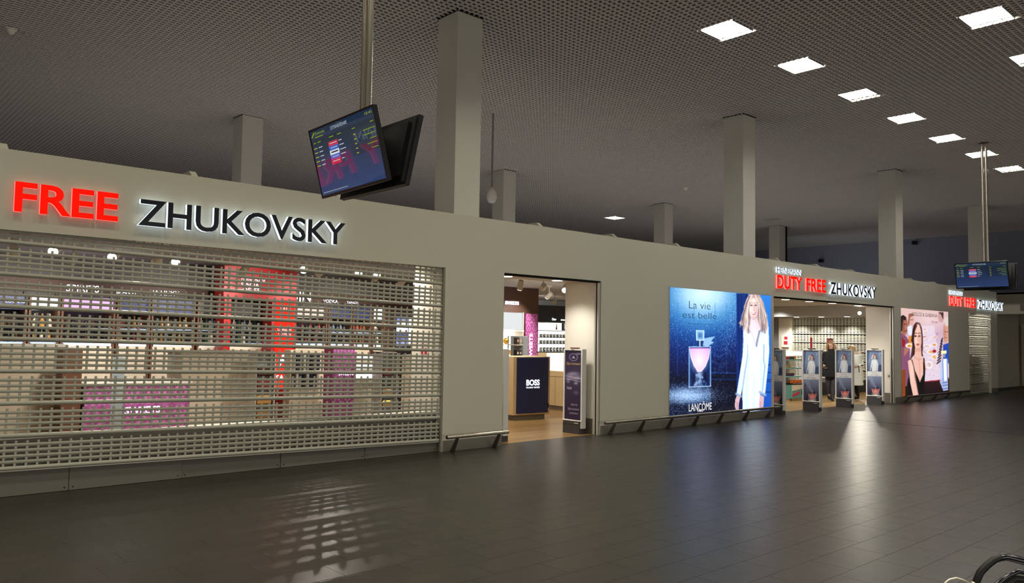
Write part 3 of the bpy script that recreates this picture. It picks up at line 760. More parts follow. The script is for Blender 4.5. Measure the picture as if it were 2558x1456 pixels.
for k in range(9): cv.line([(600 + 8 * k, 900 - 42 * k), (650 + 4 * k, 860 - 42 * k)], 9, '17171c', .85)
# woman in black
cv.poly([(255, 320), (290, 275), (335, 285), (375, 360), (388, 500), (380, 720), (395, 800), (340, 760), (270, 760), (215, 830), (190, 860), (240, 700), (225, 520), (235, 400)], '3f2220')
cv.poly([(275, 640), (360, 640), (372, 800), (430, 860), (440, 960), (400, 1100), (345, 1180), (290, 1080), (220, 860), (265, 790)], 'e2b7aa')
cv.ell(315, 510, 58, 205, 'e8c0b2', 1, .05)
for ex in (280, 338): cv.ell(ex, 487, 17, 12, '33201f', .95, .4); cv.line([(ex - 20, 448), (ex, 440), (ex + 20, 446)], 5, '4a302a', .85)
cv.line([(312, 490), (320, 560), (306, 566)], 4, 'b88a80'); cv.ell(314, 614, 24, 16, 'a8505a'); cv.line([(230, 560), (250, 420), (290, 330)], 14, '3f2220')
cv.poly([(200, 830), (232, 838), (270, 1000), (345, 1180), (395, 1060), (395, 820), (412, 820), (425, 1000), (400, 1370), (260, 1390), (185, 1390), (170, 1150)], '181114')
cv.poly([(165, 860), (215, 835), (250, 950), (270, 1110), (325, 1380), (245, 1390), (200, 1180)], 'e3bcae')
cv.poly([(655, 860), (760, 840), (760, 1300), (690, 1310), (640, 1180)], 'b8c8ea', .9); cv.poly([(680, 835), (748, 825), (752, 1150), (690, 1165)], 'e8eef8'); cv.line([(684, 840), (694, 1160)], 6, '6f8ac4'); cv.line([(748, 830), (752, 1150)], 6, '6f8ac4')
cv.poly([(660, 710), (742, 705), (742, 752), (662, 757)], 'f0e6b4'); cv.poly([(690, 755), (722, 755), (722, 812), (690, 812)], '8a94a4')
for yy in (1190, 1230, 1280): cv.line([(680, yy), (752, yy - 8)], 7, '5a78b8')
for pl in ([(300, 300), (262, 420), (245, 600), (225, 780)], [(345, 300), (372, 420), (380, 600), (376, 740)], [(290, 290), (275, 360)]): cv.line(pl, 9, '5c362e', .7)
for pl in ([(280, 310), (250, 450), (240, 640), (210, 810)], [(360, 340), (384, 500), (384, 700)]): cv.line(pl, 6, '2a1414', .8)
cv.ell(350, 560, 22, 110, 'c89a8c', .5, .9); cv.ell(295, 560, 25, 40, 'f2d2c6', .6, .9); cv.ell(318, 690, 45, 26, 'b98878', .55, .8)
cv.line([(330, 800), (345, 1000), (345, 1150)], 8, 'c99a8c', .5); cv.line([(262, 800), (330, 850), (400, 805)], 5, 'c08e80', .5)
cv.ell(225, 1000, 18, 160, 'f4d6c8', .5, .9); cv.line([(262, 1000), (320, 1370)], 8, 'b98a7c', .6)
cv.ell(100, 350, 22, 90, '8a5040', .5, .9); cv.ell(118, 305, 10, 6, '2a1812', .9); cv.ell(140, 310, 8, 6, '2a1812', .9); cv.line([(120, 410), (145, 406)], 6, '6a3430', .8); cv.ell(135, 350, 8, 30, 'c88c74', .7, .9)
cv.ell(715, 460, 14, 110, 'a8705e', .45, .9); cv.ell(215, 240, 10, 5, '3a2018', .9); cv.ell(238, 240, 9, 5, '3a2018', .9)
cv.mix(np.clip(1 - np.hypot((cv.X - 480) / 260, (cv.Y - 250) / 200), 0, 1), 'efdcd8', .45)
for k in range(60): cv.ell(random.uniform(395, 610), random.uniform(380, 1080), random.uniform(5, 16), random.uniform(4, 12), random.choice(['f4eef0', 'b99aa8', 'e8d8dc', 'a8808c', 'd8a468']), .6, .4)
cv.blur(1, 0.05); cv.a = cv.a ** 1.15
art2 = cv.mesh('poster_sheet', P2W, P2H, printmat('lightbox_print_warm', 1.25))
lb2 = light_poster(P2X, P2Z, P2W, P2H, 'tall backlit poster of a woman in black at a crowded dinner table', art2, 1)
INK2 = mat('poster_black_ink', '241418', 0.5, emit='1a1014', estr=0.6)
on_poster(lb2, H2, P2W, P2H, 'lettering', 'DOLCE & GABBANA', INK2, 240, 122, 606, 206, -0.004)
on_poster(lb2, H2, P2W, P2H, 'lettering', 'the one', INK2, 520, 248, 614, 294, -0.006)

# ================================================================== DEPARTURE SCREENS
M_SCR = printmat('screen_picture', 0.75, rough=0.03)
M_SCRTXT = emis('screen_white', 'c8d4e2', 0.7); M_SCRYEL = emis('screen_yellow', 'c8cc3a', 0.6); M_SCRLIM = emis('screen_lime', 'a4bc1e', 0.6)
M_SCRDIM = emis('screen_dim', 'aebccb', 0.55)
SW, SHT = 1.06, 0.61
cv = Canvas(160, 92)
cv.ramp(cv.v, [(0, '1c2f48'), (0.13, '1e3350'), (0.14, '14263c'), (0.22, '15283f'), (0.5, '1f3358'), (1, '2c4274')])
cv.mix(((cv.v > .2) & (cv.v < .56) & (cv.u > .60)).astype(float), '132438', .5)
rows = [(0.245, 'd8284a'), (0.312, '2b66cf'), (0.38, 'e6f2fa'), (0.448, '2b66cf'), (0.515, 'd8284a')]
for v0, c in rows: cv.mix(((cv.u > .265) & (cv.u < .415) & (cv.v > v0) & (cv.v < v0 + .067)).astype(float), c)
scr_me = cv.mesh('screen_picture', SW - 0.03, SHT - 0.04, M_SCR)
def screen_parts(t, full=True):
    """wide flat screen, its glass facing -Y, centred on the origin"""
    hw, hh = SW / 2, SHT / 2
    part('casing', MB().bev(-hw, hw, 0.0, 0.035, -hh, hh, 0.004).box(-hw + .1, hw - .1, 0.035, 0.065, -hh + 0.08, hh - .06), M_BLACK, t)
    b = 0.013
    part('bezel', MB().box(-hw, hw, -0.006, 0, hh - b, hh).box(-hw, hw, -0.006, 0, -hh, -hh + 0.022).box(-hw, -hw + b, -0.006, 0, -hh + .022, hh - b).box(hw - b, hw, -0.006, 0, -hh + .022, hh - b), M_BLACK, t)
    part('sticker', MB().box(0.28, 0.38, 0.0655, 0.066, 0.1, 0.2), mat('paper_sticker', '9c9a90', 0.7), t)
    part('stiffener', MB().box(-0.02, 0.03, 0.065, 0.09, -0.2, 0.2), M_BLACKM, t); part('stiffener', MB().box(-hw + .02, -hw + .05, 0.035, 0.05, -hh + .02, hh - .02), M_BLACKM, t)
    s_ = ob('display', scr_me, t, (-hw + 0.015, -0.002, -hh + 0.024))
    w_, h_ = SW - .03, SHT - .04
    def tx(s, m, u, v, wd, ht=None, **k): part('lettering', text_mesh(s, width=wd * w_, height=ht * h_ if ht else None, **k), m, s_, (u * w_, -0.002, (1 - v) * h_), (R(90), 0, 0))
    def bars(lst, m):
        mb = MB()
        for u, v, wd, ht in lst: mb.box(u * w_, (u + wd) * w_, -0.002, -0.0012, (1 - v - ht) * h_, (1 - v) * h_)
        part('text_rows', mb, m, s_)['kind'] = 'stuff'
    tx('Zhukovsky', M_SCRLIM, .075, .088, .17, .055); tx('ОТПРАВЛЕНИЕ', M_SCRTXT, .345, .088, .26, .05, offset=0.002); tx('15:41', M_SCRYEL, .88, .075, .095, .04)
    mb = MB()
    for k in range(3):
        a = 0.015 + 0.014 * k
        mb.add([(q[0] * w_, -0.002, (1 - q[1]) * h_) for q in ((a, .1 - .02 * k), (a + .022, .1 - .02 * k), (a + .034, .055 - .02 * k + .02), (a + .012, .055 - .02 * k + .02))], [(0, 1, 2, 3)])
    part('emblem', mb, M_SCRLIM, s_)
    bars([(.075, .105, .13, .012)], M_SCRLIM)
    ys = [.262 + .067 * k for k in range(5)]
    bars([(.02, y + .004, .055, .014) for y in ys] + [(.665, y + .004, .03, .014) for y in ys], M_SCRYEL)
    bars([(.10, y + .004, .06, .013) for y in ys] + [(.43, y + .004, wd, .013) for y, wd in zip(ys, (.05, .07, .09, .075, .04))] + [(.285, y + .008, .11, .012) for y in (ys[0], ys[1], ys[3], ys[4])], M_SCRTXT)
    part('text_rows', MB().box(.285 * w_, .395 * w_, -.002, -.0012, (1 - ys[2] - .022) * h_, (1 - ys[2] - .004) * h_), M_NAVY, s_)
    bars([(.98 - wd, y, wd, .01) for y, wd in zip(ys, (.17, .17, .09, .14, .09))] + [(.03, .185, .04, .012), (.10, .185, .05, .012), (.295, .175, .07, .012), (.43, .175, .06, .012), (.66, .18, .045, .012), (.93, .175, .045, .012)], M_SCRLIM)
    bars([(.03, .955, .4, .012)], M_SCRDIM)
def basis(o, c, right, upv):
    r_ = Vector(right).normalized(); u_ = Vector(upv).normalized(); n_ = r_.cross(u_)      # n_ points to the reader
    o.matrix_world = Matrix(((r_.x, -n_.x, u_.x, c[0]), (r_.y, -n_.y, u_.y, c[1]), (r_.z, -n_.z, u_.z, c[2]), (0, 0, 0, 1)))
def screen(c, az, tilt, label, rl=0.0):
    t = thing('departure_screen', label, 'screen', c, 0, 'paired departure screens')
    a, ti = R(az), R(tilt)
    n_ = Vector((math.sin(a) * math.cos(ti), math.cos(a) * math.cos(ti), math.sin(ti)))
    r_ = Vector((0, 0, 1)).cross(n_).normalized(); u_ = n_.cross(r_)
    r2 = r_ * math.cos(R(rl)) + u_ * math.sin(R(rl)); u2 = -r_ * math.sin(R(rl)) + u_ * math.cos(R(rl))
    basis(t, Vector(c) - n_ * 0.0, r2, u2)
    screen_parts(t)
    return t
screen((3.409, 5.889, 3.109), 269.7, -14.3, 'near departure screen with its lit board facing left', 1.3)
screen((3.709, 5.817, 3.098), 90.9, -11.9, 'near black screen seen from behind, back to back with its twin')
screen((20.006, 6.237, 3.149), 262.8, -18.8, 'far departure screen showing its lit board above the last shop sign', 0.7)
screen((20.40, 6.17, 3.12), 84.0, -12.0, 'far black screen mostly hidden behind its lit twin')
def pole(x, y, z1, label, az):
    t = thing('screen_pole', label, 'pole', (x, y, 0))
    for dy in (-0.04, 0.04): part('tube', MB().tube([(0, dy, z1), (0, dy, CZ + 0.1)], 0.03, 14), M_CHROME, t)
    part('bracket', MB().box(-0.06, 0.06, -0.08, 0.08, z1 - 0.12, z1 + 0.02).box(-0.02, 0.02, -0.2, 0.2, z1 - 0.3, z1 - 0.05), M_BLACK, t)
    part('arm', MB().tube([(-0.09, 0.1, z1 - 0.35), (0.04, 0.1, z1 - 0.1)], 0.012, 6).tube([(-0.09, -0.1, z1 - 0.35), (0.04, -0.1, z1 - 0.1)], 0.012, 6), M_BLACK, t)
    part('arm', MB().tube([(0.09, 0.1, z1 - 0.35), (-0.04, 0.1, z1 - 0.1)], 0.012, 6).tube([(0.09, -0.1, z1 - 0.35), (-0.04, -0.1, z1 - 0.1)], 0.012, 6), M_BLACK, t)
    part('ceiling_flange', MB().lathe([(0.09, CZ - 0.02), (0.09, CZ)], n=16), M_DKGREY, t)
pole(3.56, 5.85, 3.30, 'pair of polished tubes carrying the near departure screens', 0)
pole(20.2, 6.2, 3.32, 'polished pole carrying the far departure screens', 0)

# ================================================================== ANTI-THEFT GATES
H3 = homog([(685, 105), (1000, 110), (1010, 1150), (690, 1130)])
cv = Canvas(84, 220, H3)
cv.ramp((cv.Y - 105) / 1040, [(0, '6f86ad'), (0.25, '7b93bb'), (0.44, '4a5a7c'), (0.5, '6c7ea4'), (0.58, '7d8aa8'), (0.75, '5a6380'), (0.9, '2b2c40'), (1, '15141f')])
cv.poly([(690, 110), (740, 110), (700, 570), (690, 570)], '2e3c5c', .6); cv.line([(950, 200), (985, 160)], 12, 'a9c0e0', .6); cv.poly([(930, 440), (1000, 420), (1000, 570), (930, 570)], '34466c', .8)
cv.poly([(785, 330), (840, 310), (895, 330), (925, 420), (915, 575), (785, 575), (775, 450), (755, 560), (742, 545), (770, 420)], 'dfe8f2')
cv.poly([(775, 300), (790, 230), (830, 185), (845, 195), (805, 240), (800, 300)], 'e4d6d4'); cv.ell(850, 245, 22, 40, 'd8b4a8'); cv.poly([(825, 200), (850, 185), (885, 210), (915, 290), (905, 320), (870, 300), (872, 240), (845, 205), (828, 230), (835, 300), (815, 300)], '6a4a40'); cv.ell(850, 258, 10, 6, 'a84850')
cv.poly([(742, 545), (760, 545), (765, 572), (748, 572)], 'd8b8b0'); cv.poly([(885, 540), (905, 540), (900, 572), (882, 572)], 'd8b8b0')
cv.poly([(680, 578), (1010, 582), (1010, 690), (680, 686)], 'dfe2e6')
cv.poly([(700, 695), (790, 695), (880, 950), (840, 960)], 'a4b4d2', .35)
cv.poly([(700, 800), (740, 760), (740, 1140), (690, 1140)], '3c4258', .6)
cv.poly([(788, 975), (948, 975), (940, 1030), (905, 1090), (830, 1090), (795, 1030)], 'b85a5c'); cv.ell(866, 1035, 45, 45, 'eaa4a0', .85, .6); cv.line([(788, 975), (800, 1040), (832, 1092), (905, 1092), (935, 1040), (948, 975)], 5, 'e8c8cc', .8)
cv.poly([(785, 1060), (825, 1095), (912, 1095), (948, 1060), (950, 1140), (785, 1138)], '8c95a6', .8); cv.ell(866, 1115, 40, 16, 'e0e6ee', .8, .5); cv.poly([(835, 972), (845, 930), (870, 950), (905, 925), (930, 945), (905, 972)], '22222c', .85); cv.line([(868, 972), (868, 915)], 9, '9aa4b4', .8)
cv.ell(846, 400, 45, 110, 'f2f6fa', .7, .8); cv.line([(800, 420), (790, 560)], 5, 'a4b4cc', .7); cv.line([(895, 420), (890, 560)], 5, 'a4b4cc', .7); cv.line([(690, 360), (740, 330)], 4, '9ab4d8', .5); cv.line([(940, 120), (985, 420)], 9, 'a8bede', .45)
cv.blur(1, 0.05)
M_PRINT = printmat('poster_paper', 0.0, rough=0.25)
PW, PHH = 0.375, 1.17
art3 = cv.mesh('poster_print', PW, PHH, M_PRINT)
cv = Canvas(60, 170)
cv.ramp(cv.v, [(0, '2a2140'), (0.1, '231b3c'), (0.5, '2e2448'), (1, '2a1e3e')])
for q in [(.5, .10, .26, .055), (.66, .46, .14, .03)]:
    cv.ell(*q, '8f8aa6', .9, .05); cv.ell(q[0], q[1], q[2] * .85, q[3] * .85, '2a2140', 1, .05); cv.poly([(q[0] - .1, q[1] + .015), (q[0] + .02, q[1] - .025), (q[0] + .1, q[1] + .015)], '9a98b0', .9)
for q in [(.3, .36, .25, .03), (.55, .33, .3, .025), (.75, .38, .2, .03), (.2, .44, .1, .03), (.8, .05, .15, .012), (.5, .40, .4, .02)]: cv.ell(*q, 'b9b2c8', .55, .6)
cv.poly([(.12, .52), (.42, .525), (.42, .56), (.12, .555)], '8a7f90', .9)
for yy in (.37, .41): cv.line([(.05, yy), (.95, yy + .03)], .006, 'c8c2d6', .6)
cv.ell(.68, .60, .15, .025, '5a5468', .8, .4)
art4 = cv.mesh('poster_print', PW, PHH, M_PRINT)
def gate(x, y0, label, art, first=False, d=0.10):
    """upright gate panel standing across the doorway: broad face towards -X, 0.43 deep (along Y)"""
    t = thing('security_gate', label, 'security gate', (x, y0, 0))
    # local frame: x thickness 0..d (0 = poster face), y depth 0..0.43
    fr = MB()
    fr.bev(0.0, d, 0.0, 0.028, 0.09, 1.40, 0.004).bev(0.0, d, 0.402, 0.43, 0.14, 1.39, 0.004).box(0.0, d, 0.028, 0.402, 1.375, 1.40)
    part('frame', fr, mat('gate_paint', 'd9d9d4', 0.4, noise=0.02), t)
    part('panel', MB().box(0.02, d - 0.02, 0.028, 0.402, 0.2, 1.375), M_WHITE, t)
    part('lower_bar', MB().tube([(-0.005, 0.005, 0.212), (-0.005, 0.425, 0.212)], 0.012, 8), M_WHITE, t)
    part('base', MB().prism([(0.03, 0.0), (0.40, 0.0), (0.40, 0.17), (0.385, 0.2), (0.045, 0.2), (0.03, 0.17)], 'x', -0.03, d + 0.03).box(-0.034, -0.03, 0.04, 0.39, 0.155, 0.16), M_DKGREY, t)
    part('base_label', MB().box(-0.0345, -0.03, 0.05, 0.14, 0.172, 0.182), M_WHITE, t)
    part('alarm_lamp', MB().bev(0.02, d - 0.02, 0.13, 0.30, 1.40, 1.422, 0.006), mat('lamp_red_dark', '5c2426', 0.2) if first else M_BLACK, t)
    part('clip', MB().box(-0.003, 0.0, 0.18, 0.25, 1.382, 1.392), M_BLACK, t)
    # poster faces -X: its local +x runs along -Y (reader looks towards +X, so left is +Y)
    s_ = ob('poster_print', art, t, (0.014, 0.402, 0.205), (0, 0, R(-90)))
    def ptxt(s, m, u, v, wd, ht, **k): part('lettering', text_mesh(s, width=wd * PW, height=ht * PHH, **k), m, s_, (u * PW, -0.002, (1 - v) * PHH), (R(90), 0, 0))
    if first:
        gi = mat('gold_ink', 'b79c72', 0.4); si = mat('silver_ink', 'a49cb4', 0.5)
        ptxt('Вдохновение', gi, .08, .215, .84, .045, shear=0.35, offset=0.001); ptxt('Дарите', si, .36, .79, .42, .035, shear=0.35, offset=0.001)
        ptxt('Вдохновение', si, .2, .855, .68, .04, shear=0.35, offset=0.001); ptxt('любимым!', si, .28, .905, .55, .03, shear=0.35, offset=0.001)
    else:
        gi = mat('grey_ink', '6a7080', 0.5)
        ptxt('La vie', gi, .33, .505, .32, .03, offset=-0.01); ptxt('est belle', gi, .22, .55, .56, .032, offset=-0.01); ptxt('LANCÔME', gi, .18, .03, .64, .02, offset=0.0)
    return t
gate(9.72, 9.0, 'gate panel with dark purple script poster in the near entrance', art4, True)
gate(8.02, 9.03, 'gate panel seen edge-on at the left side of the near entrance', art4, True)
gate(15.84, 8.80, 'blue poster gate half hidden behind the wide poster wall', art3)
gate(17.38, 8.76, 'blue poster gate left of the woman in black', art3)
gate(19.0, 8.76, 'blue poster gate standing between the two women', art3)
gate(20.7, 8.76, 'blue poster gate nearest the white right side of the far entrance', art3)

# ================================================================== LIGHTS OF THE SHOPS (fixtures)
def downlight(x, y, z, label, group, r=0.085):
    t = thing('downlight', label, 'downlight', (x, y, z), 0, group)
    part('ring', MB().lathe([(r + 0.018, -0.006), (r + 0.018, 0.0)], n=18), M_WHITE, t)
    part('lit_face', MB().lathe([(r, -0.009), (r, -0.003)], n=18), M_SPOTF, t)
    return t
for x, l in ((8.25, 'round downlight at the left end of the near entrance soffit'), (9.36, 'round downlight at the right end of the near entrance soffit')):
    downlight(x, 9.25, 2.53, l, 'near entrance downlights'); light('SPOT', (x, 9.25, 2.50), (x, 9.25, 0), 110, (1, .955, .87), spot_size=R(125), spot_blend=0.9, shadow_soft_size=0.07)
nm = ('leftmost', 'second from the left', 'third from the left', 'fourth from the left', 'fifth and rightmost')
for k, x in enumerate((16.0, 16.75, 17.85, 19.0, 20.4)):
    downlight(x, 9.25, 2.53, 'round downlight in the far entrance soffit, ' + nm[k], 'far entrance downlights')
    if k != 0: light('SPOT', (x, 9.25, 2.50), (x, 9.25, 0), 110, (1, .955, .87), spot_size=R(125), spot_blend=0.9, shadow_soft_size=0.07)
for k, y in enumerate((14.0, 13.1, 12.2)):
    downlight(26.1, y, SZ - 0.36, 'round downlight above the inner grille, ' + ('left', 'middle', 'right')[k] + ' of three', 'grille downlights'); 
    light('SPOT', (26.1, y, SZ - 0.42), (26.2, y, 0), 100, (1, .975, .92), spot_size=R(110), spot_blend=0.7, shadow_soft_size=0.06)
struct('ceiling', MB().box(25.7, 26.45, 11.4, 14.9, SZ - 0.36, SZ), M_SHCEIL)
for k, (x, l) in enumerate(((2.95, 'twin ceiling light behind the top of the shutter, left'), (4.15, 'round ceiling light behind the top of the shutter, middle'), (6.35, 'round ceiling light behind the top of the shutter, right'))):
    downlight(x, 9.5, SZ, l, 'shutter top downlights', 0.1); light('SPOT', (x, 9.5, SZ - .03), (x, 9.6, 0), 110, (1, .93, .82), spot_size=R(130), spot_blend=0.9, shadow_soft_size=0.08)
def spot(x, y, to, label, group, z=None, power=0, size=60):
    """track spotlight hanging from the shop ceiling, aimed at a point"""
    z = z or SZ - 0.22
    t = thing('track_spotlight', label, 'spotlight', (x, y, 0), 0, group)
    d_ = (Vector(to) - Vector((x, y, z))).normalized()
    part('mount', MB().box(-0.06, 0.06, -0.02, 0.02, SZ - 0.03, SZ).tube([(0, 0, SZ - 0.03), (0, 0, z + 0.02)], 0.012, 6), M_WHITE, t)
    p = Vector((0, 0, z)); a = p - d_ * 0.09; b = p + d_ * 0.09
    part('lamp_head', MB().tube([a, p, b], [0.05, 0.055, 0.06], 12), M_WHITE, t)
    part('lit_lens', MB().tube([b, b + d_ * 0.004], 0.054, 12), M_SPOTF, t)
    if power: light('SPOT', Vector((x, y, 0)) + b + d_ * 0.02, to, power, (1, .95, .87), spot_size=R(size), spot_blend=0.5, shadow_soft_size=0.035)
    return t
G1 = 'track spotlights behind the roller shutter'
lab1 = 'white track spotlight under the shop ceiling, seen through the roller shutter'
nth = ('first', 'second', 'third', 'fourth', 'fifth', 'sixth', 'seventh', 'eighth', 'ninth', 'tenth', 'eleventh', 'twelfth', 'thirteenth')
lab1 = 'white track spotlight seen through the roller shutter'
C0 = (2.0, 5.0, 1.6)
SP = [(2.36, 11.0, (1.4, 9.0, 1.9), 0), (2.02, 11.6, (2.2, 14.2, 1.3), 100), (3.09, 11.2, (1.8, 9.0, 1.8), 0), (2.8, 12.0, (2.7, 14.2, 1.2), 110), (3.58, 11.0, (3.6, 14.2, 1.4), 110), (3.93, 11.3, (2.6, 9.0, 2.0), 0), (5.71, 11.0, (4.2, 9.0, 1.9), 0), (5.2, 12.0, (4.9, 14.2, 1.4), 110), (6.15, 11.3, (5.8, 13.6, 1.6), 110), (6.66, 11.0, (5.0, 9.0, 2.0), 0), (7.24, 11.4, (7.4, 14.2, 1.2), 120), (7.0, 11.0, (5.4, 9.0, 1.9), 0), (8.3, 12.2, (8.3, 14.2, 1.4), 120)]
for x, y, to, pw_ in SP:
    spot(x, y, to, lab1 + ', ' + nth[[q[0] for q in sorted(SP)].index(x)] + ' from the left', G1, power=pw_, size=75)
G2 = 'track spotlights in the near entrance'
for x, y, to, l, *pw in ((10.15, 11.0, (10.4, 11.6, 1.2), 'left white track spotlight hanging inside the near entrance'), (10.75, 11.0, (12.8, 13.9, 1.5), 'middle white track spotlight hanging inside the near entrance'), (11.35, 11.0, (9.4, 9.2, 1.0), 'bright white track spotlight facing out of the near entrance', 0),
                    (13.1, 13.2, (12.9, 14.2, 1.7), 'white track spotlight in front of the brown sweets wall'), (14.0, 14.6, (15, 18.4, 1.6), 'small far track spotlight beside the sweets wall'), (15.6, 15.5, (17.5, 18.4, 1.5), 'small far track spotlight before the black perfume wall')):
    spot(x, y, to, l, G2, power=pw[0] if pw else 110, size=80)
spot(17.55, 10.4, (19.5, 11, 0.8), 'left one of two track spotlights high in the far entrance', 'far entrance track spotlights', power=150, size=90)
spot(17.95, 10.55, (20.8, 10.4, 0.6), 'right one of two track spotlights high in the far entrance', 'far entrance track spotlights', power=150, size=90)
# further spotlights of the shop, outside the view
for x, y in ((-3, 11.5), (-1, 12.5), (13.5, 10.5), (14, 12.5), (16, 17), (18.5, 16.8), (20, 13), (22.5, 10.0), (23.5, 12.8), (24.8, 9.8), (20, 11.8), (25, 13.5), (9, 11.2), (9.6, 13), (11.8, 12.8), (6, 10.3), (3, 10.2), (25.3, 14.4)):
    light('SPOT', (x, y, SZ - 0.1), (x, y, 0), 140, (1, .965, .9) if x > 15 else (1, .94, .84), spot_size=R(140), spot_blend=0.9, shadow_soft_size=0.1)
# two spots that shine out into the hall: through the shutter and through the far entrance
light('SPOT', (7.0, 12.4, 2.6), (3.55, 6.2, 0), 45, (1, .85, .74), spot_size=R(15), spot_blend=0.4, shadow_soft_size=0.012)
light('SPOT', (24.7, 11.15, 2.40), (17.0, 7.3, 0.4), 130, (1, .92, .78), spot_size=R(64), spot_blend=0.6, shadow_soft_size=0.03)
spot(24.72, 11.16, (17.0, 7.3, 0.4), 'track spotlight inside the far entrance shining out past the woman in white', None, z=2.50)
for o in list(bpy.data.objects):
    if o.get('group') is None and 'group' in o.keys(): del o['group']

# ================================================================== SHOP FURNITURE behind the long shutter
HDR_BLUE = mat('header_blue', '1f2a55', 0.4, emit='2a3a80', estr=0.35)
DARKBOARD = mat('dark_board', '241a17', 0.5)
SHELFGLASS = mat('shelf_glass_edge', '8fa2b8', 0.2, emit='9fb4d0', estr=0.35)
BOT = [mat('bottle_%d' % k, c, 0.2, noise=0.2, scale=30, spec=0.7) for k, c in enumerate(('3b2416', '8a5a24', 'b98a4a', '1a1a1c', '20402c', '7a1c22', 'c9c0a8', '5a6a80'))]
bottle_profiles = [[(0.034, 0), (0.036, .01), (0.036, .15), (0.028, .18), (0.013, .205), (0.012, .26), (0.015, .262), (0.015, .28)],
                   [(0.045, 0), (0.047, .01), (0.045, .11), (0.02, .16), (0.014, .18), (0.014, .22), (0.017, .222), (0.017, .245)]]
bottle_me = [[MB().lathe(pf, n=8).mesh('bottle', m_) for m_ in BOT] for pf in bottle_profiles]
box_me = {}
def product_box(x, y, z, w_, d_, h_, col, label, group, emit_=0):
    key = (w_, d_, h_, col)
    if key not in box_me:
        box_me[key] = MB().bev(-w_ / 2, w_ / 2, 0, d_, 0, h_, 0.004).box(-w_ * .32, w_ * .32, -0.001, 0, h_ * .35, h_ * .7, 1).mesh('carton', [mat('carton' + col, col, 0.45, noise=0.15, scale=25), mat('carton_label', 'd8cdb8', 0.5)])
    return tag(ob('carton', box_me[key], None, (x, y, z)), label, 'box', group)
def bottles(x0, x1, y, z, n, kind, cols, label, group, s=1.0):
    for k in range(n):
        o = tag(ob('bottle', bottle_me[kind][cols[k % len(cols)]], None, (x0 + (x1 - x0) * (k + .5) / n, y, z)), label, 'bottle', group)
        o.scale = (s, s, s)
def bay(x0, x1, label, sign_txt, hdr, cols, lit_base=False):
    t = thing('display_shelf', label, 'shelf', (x0, 13.84, 0))
    w_ = x1 - x0
    part('back_panel', MB().box(0, w_, 0.42, 0.455, 0, 2.2), DARKBOARD, t)
    part('side_panel', MB().box(0, 0.03, 0, 0.42, 0, 2.1), M_BROWN, t); part('side_panel', MB().box(w_ - 0.03, w_, 0, 0.42, 0, 2.1), M_BROWN, t)
    part('base_cabinet', MB().bev(0.03, w_ - .03, 0.02, 0.42, 0, 1.33, 0.004), M_CREAM, t)
    part('light_strip', MB().box(0.05, w_ - .05, 0.0, 0.02, 1.335, 1.375), M_GLOWB, t)
    hp = part('header_panel', MB().box(0.03, w_ - .03, 0.05, 0.10, 1.88, 2.1), hdr, t)
    for z in (1.375, 1.60): part('shelf_board', MB().box(0.03, w_ - .03, 0.03, 0.42, z, z + 0.02), SHELFGLASS, t)
    if sign_txt:
        part('lettering', text_mesh(sign_txt, width=min(w_ * .62, 0.62), offset=0.01), M_TEXTW, t, (w_ * .18, 0.40, 2.2), (R(90), 0, 0))
    return t
bays = [(1.25, 2.64, 'left dark drinks shelf with blue cognac panel behind the shutter', 'LIQUEUR', HDR_BLUE, (0, 1, 3)),
        (2.66, 3.08, 'narrow drinks shelf with a blank lit white panel behind the shutter', '', M_GLOWB, (2, 6)),
        (3.10, 3.88, 'drinks shelf under a white and purple lit poster behind the shutter', 'SPIRITS', emis('poster_violet', 'd9a8e8', 1.6), (3, 0)),
        (3.90, 4.42, 'dark brandy shelf behind the middle of the shutter', 'BRANDY', HDR_BLUE, (1, 0, 5)),
        (4.44, 5.16, 'dark whisky shelf beside the red portal, behind the shutter', 'WHISKY', HDR_BLUE, (2, 1, 3)),
        (5.2, 6.9, 'dark shelf seen through the opening of the red portal', '', mat('header_dark', '20242c', 0.4), (7, 4, 6)),
        (6.95, 7.70, 'dark shelf with colourful lit pictures right of the red portal', 'GIN', emis('poster_pale', 'e6d0c8', 1.3), (3, 5)),
        (7.72, 8.25, 'dark vodka shelf right of the red portal', 'VODKA', HDR_BLUE, (7, 3)),
        (8.27, 8.70, 'dark tobacco shelf with a blue panel at the right of the shutter', 'TABACCO'.replace('CC', 'C'), HDR_BLUE, (1, 5)),
        (8.72, 9.02, 'narrow shelf with a white lit panel near the right end of the shutter', '', M_GLOWB, (6, 3))]
for x0, x1, lb, tx_, hd, cols in bays:
    bay(x0, x1, lb, tx_, hd, cols)
    n = max(3, int((x1 - x0) / 0.105))
    short = lb.split(' behind')[0].split(' beside')[0].split(' right of')[0].split(' near')[0].split(' at the')[0].split(' seen')[0]
    for z, nm_, kd in ((1.395, 'lower', 0), (1.62, 'upper', 1)):
        bottles(x0 + .06, x1 - .06, 13.98, z, n, kd, cols if z < 1.5 else cols[::-1], 'bottle on the %s board of the %s' % (nm_, short), 'bottles, %s board, %s' % (nm_, short), 0.72 if kd == 0 else 0.85)
part('lettering', text_mesh('COGNAC', width=0.26, offset=0.01), M_TEXTW, bpy.data.objects['display_shelf'], (1.10, 0.045, 1.98), (R(90), 0, 0))
part('lettering', text_mesh('WHISKY', width=0.24, offset=0.01), M_TEXTW, bpy.data.objects['display_shelf.004'], (0.08, 0.045, 1.95), (R(90), 0, 0))
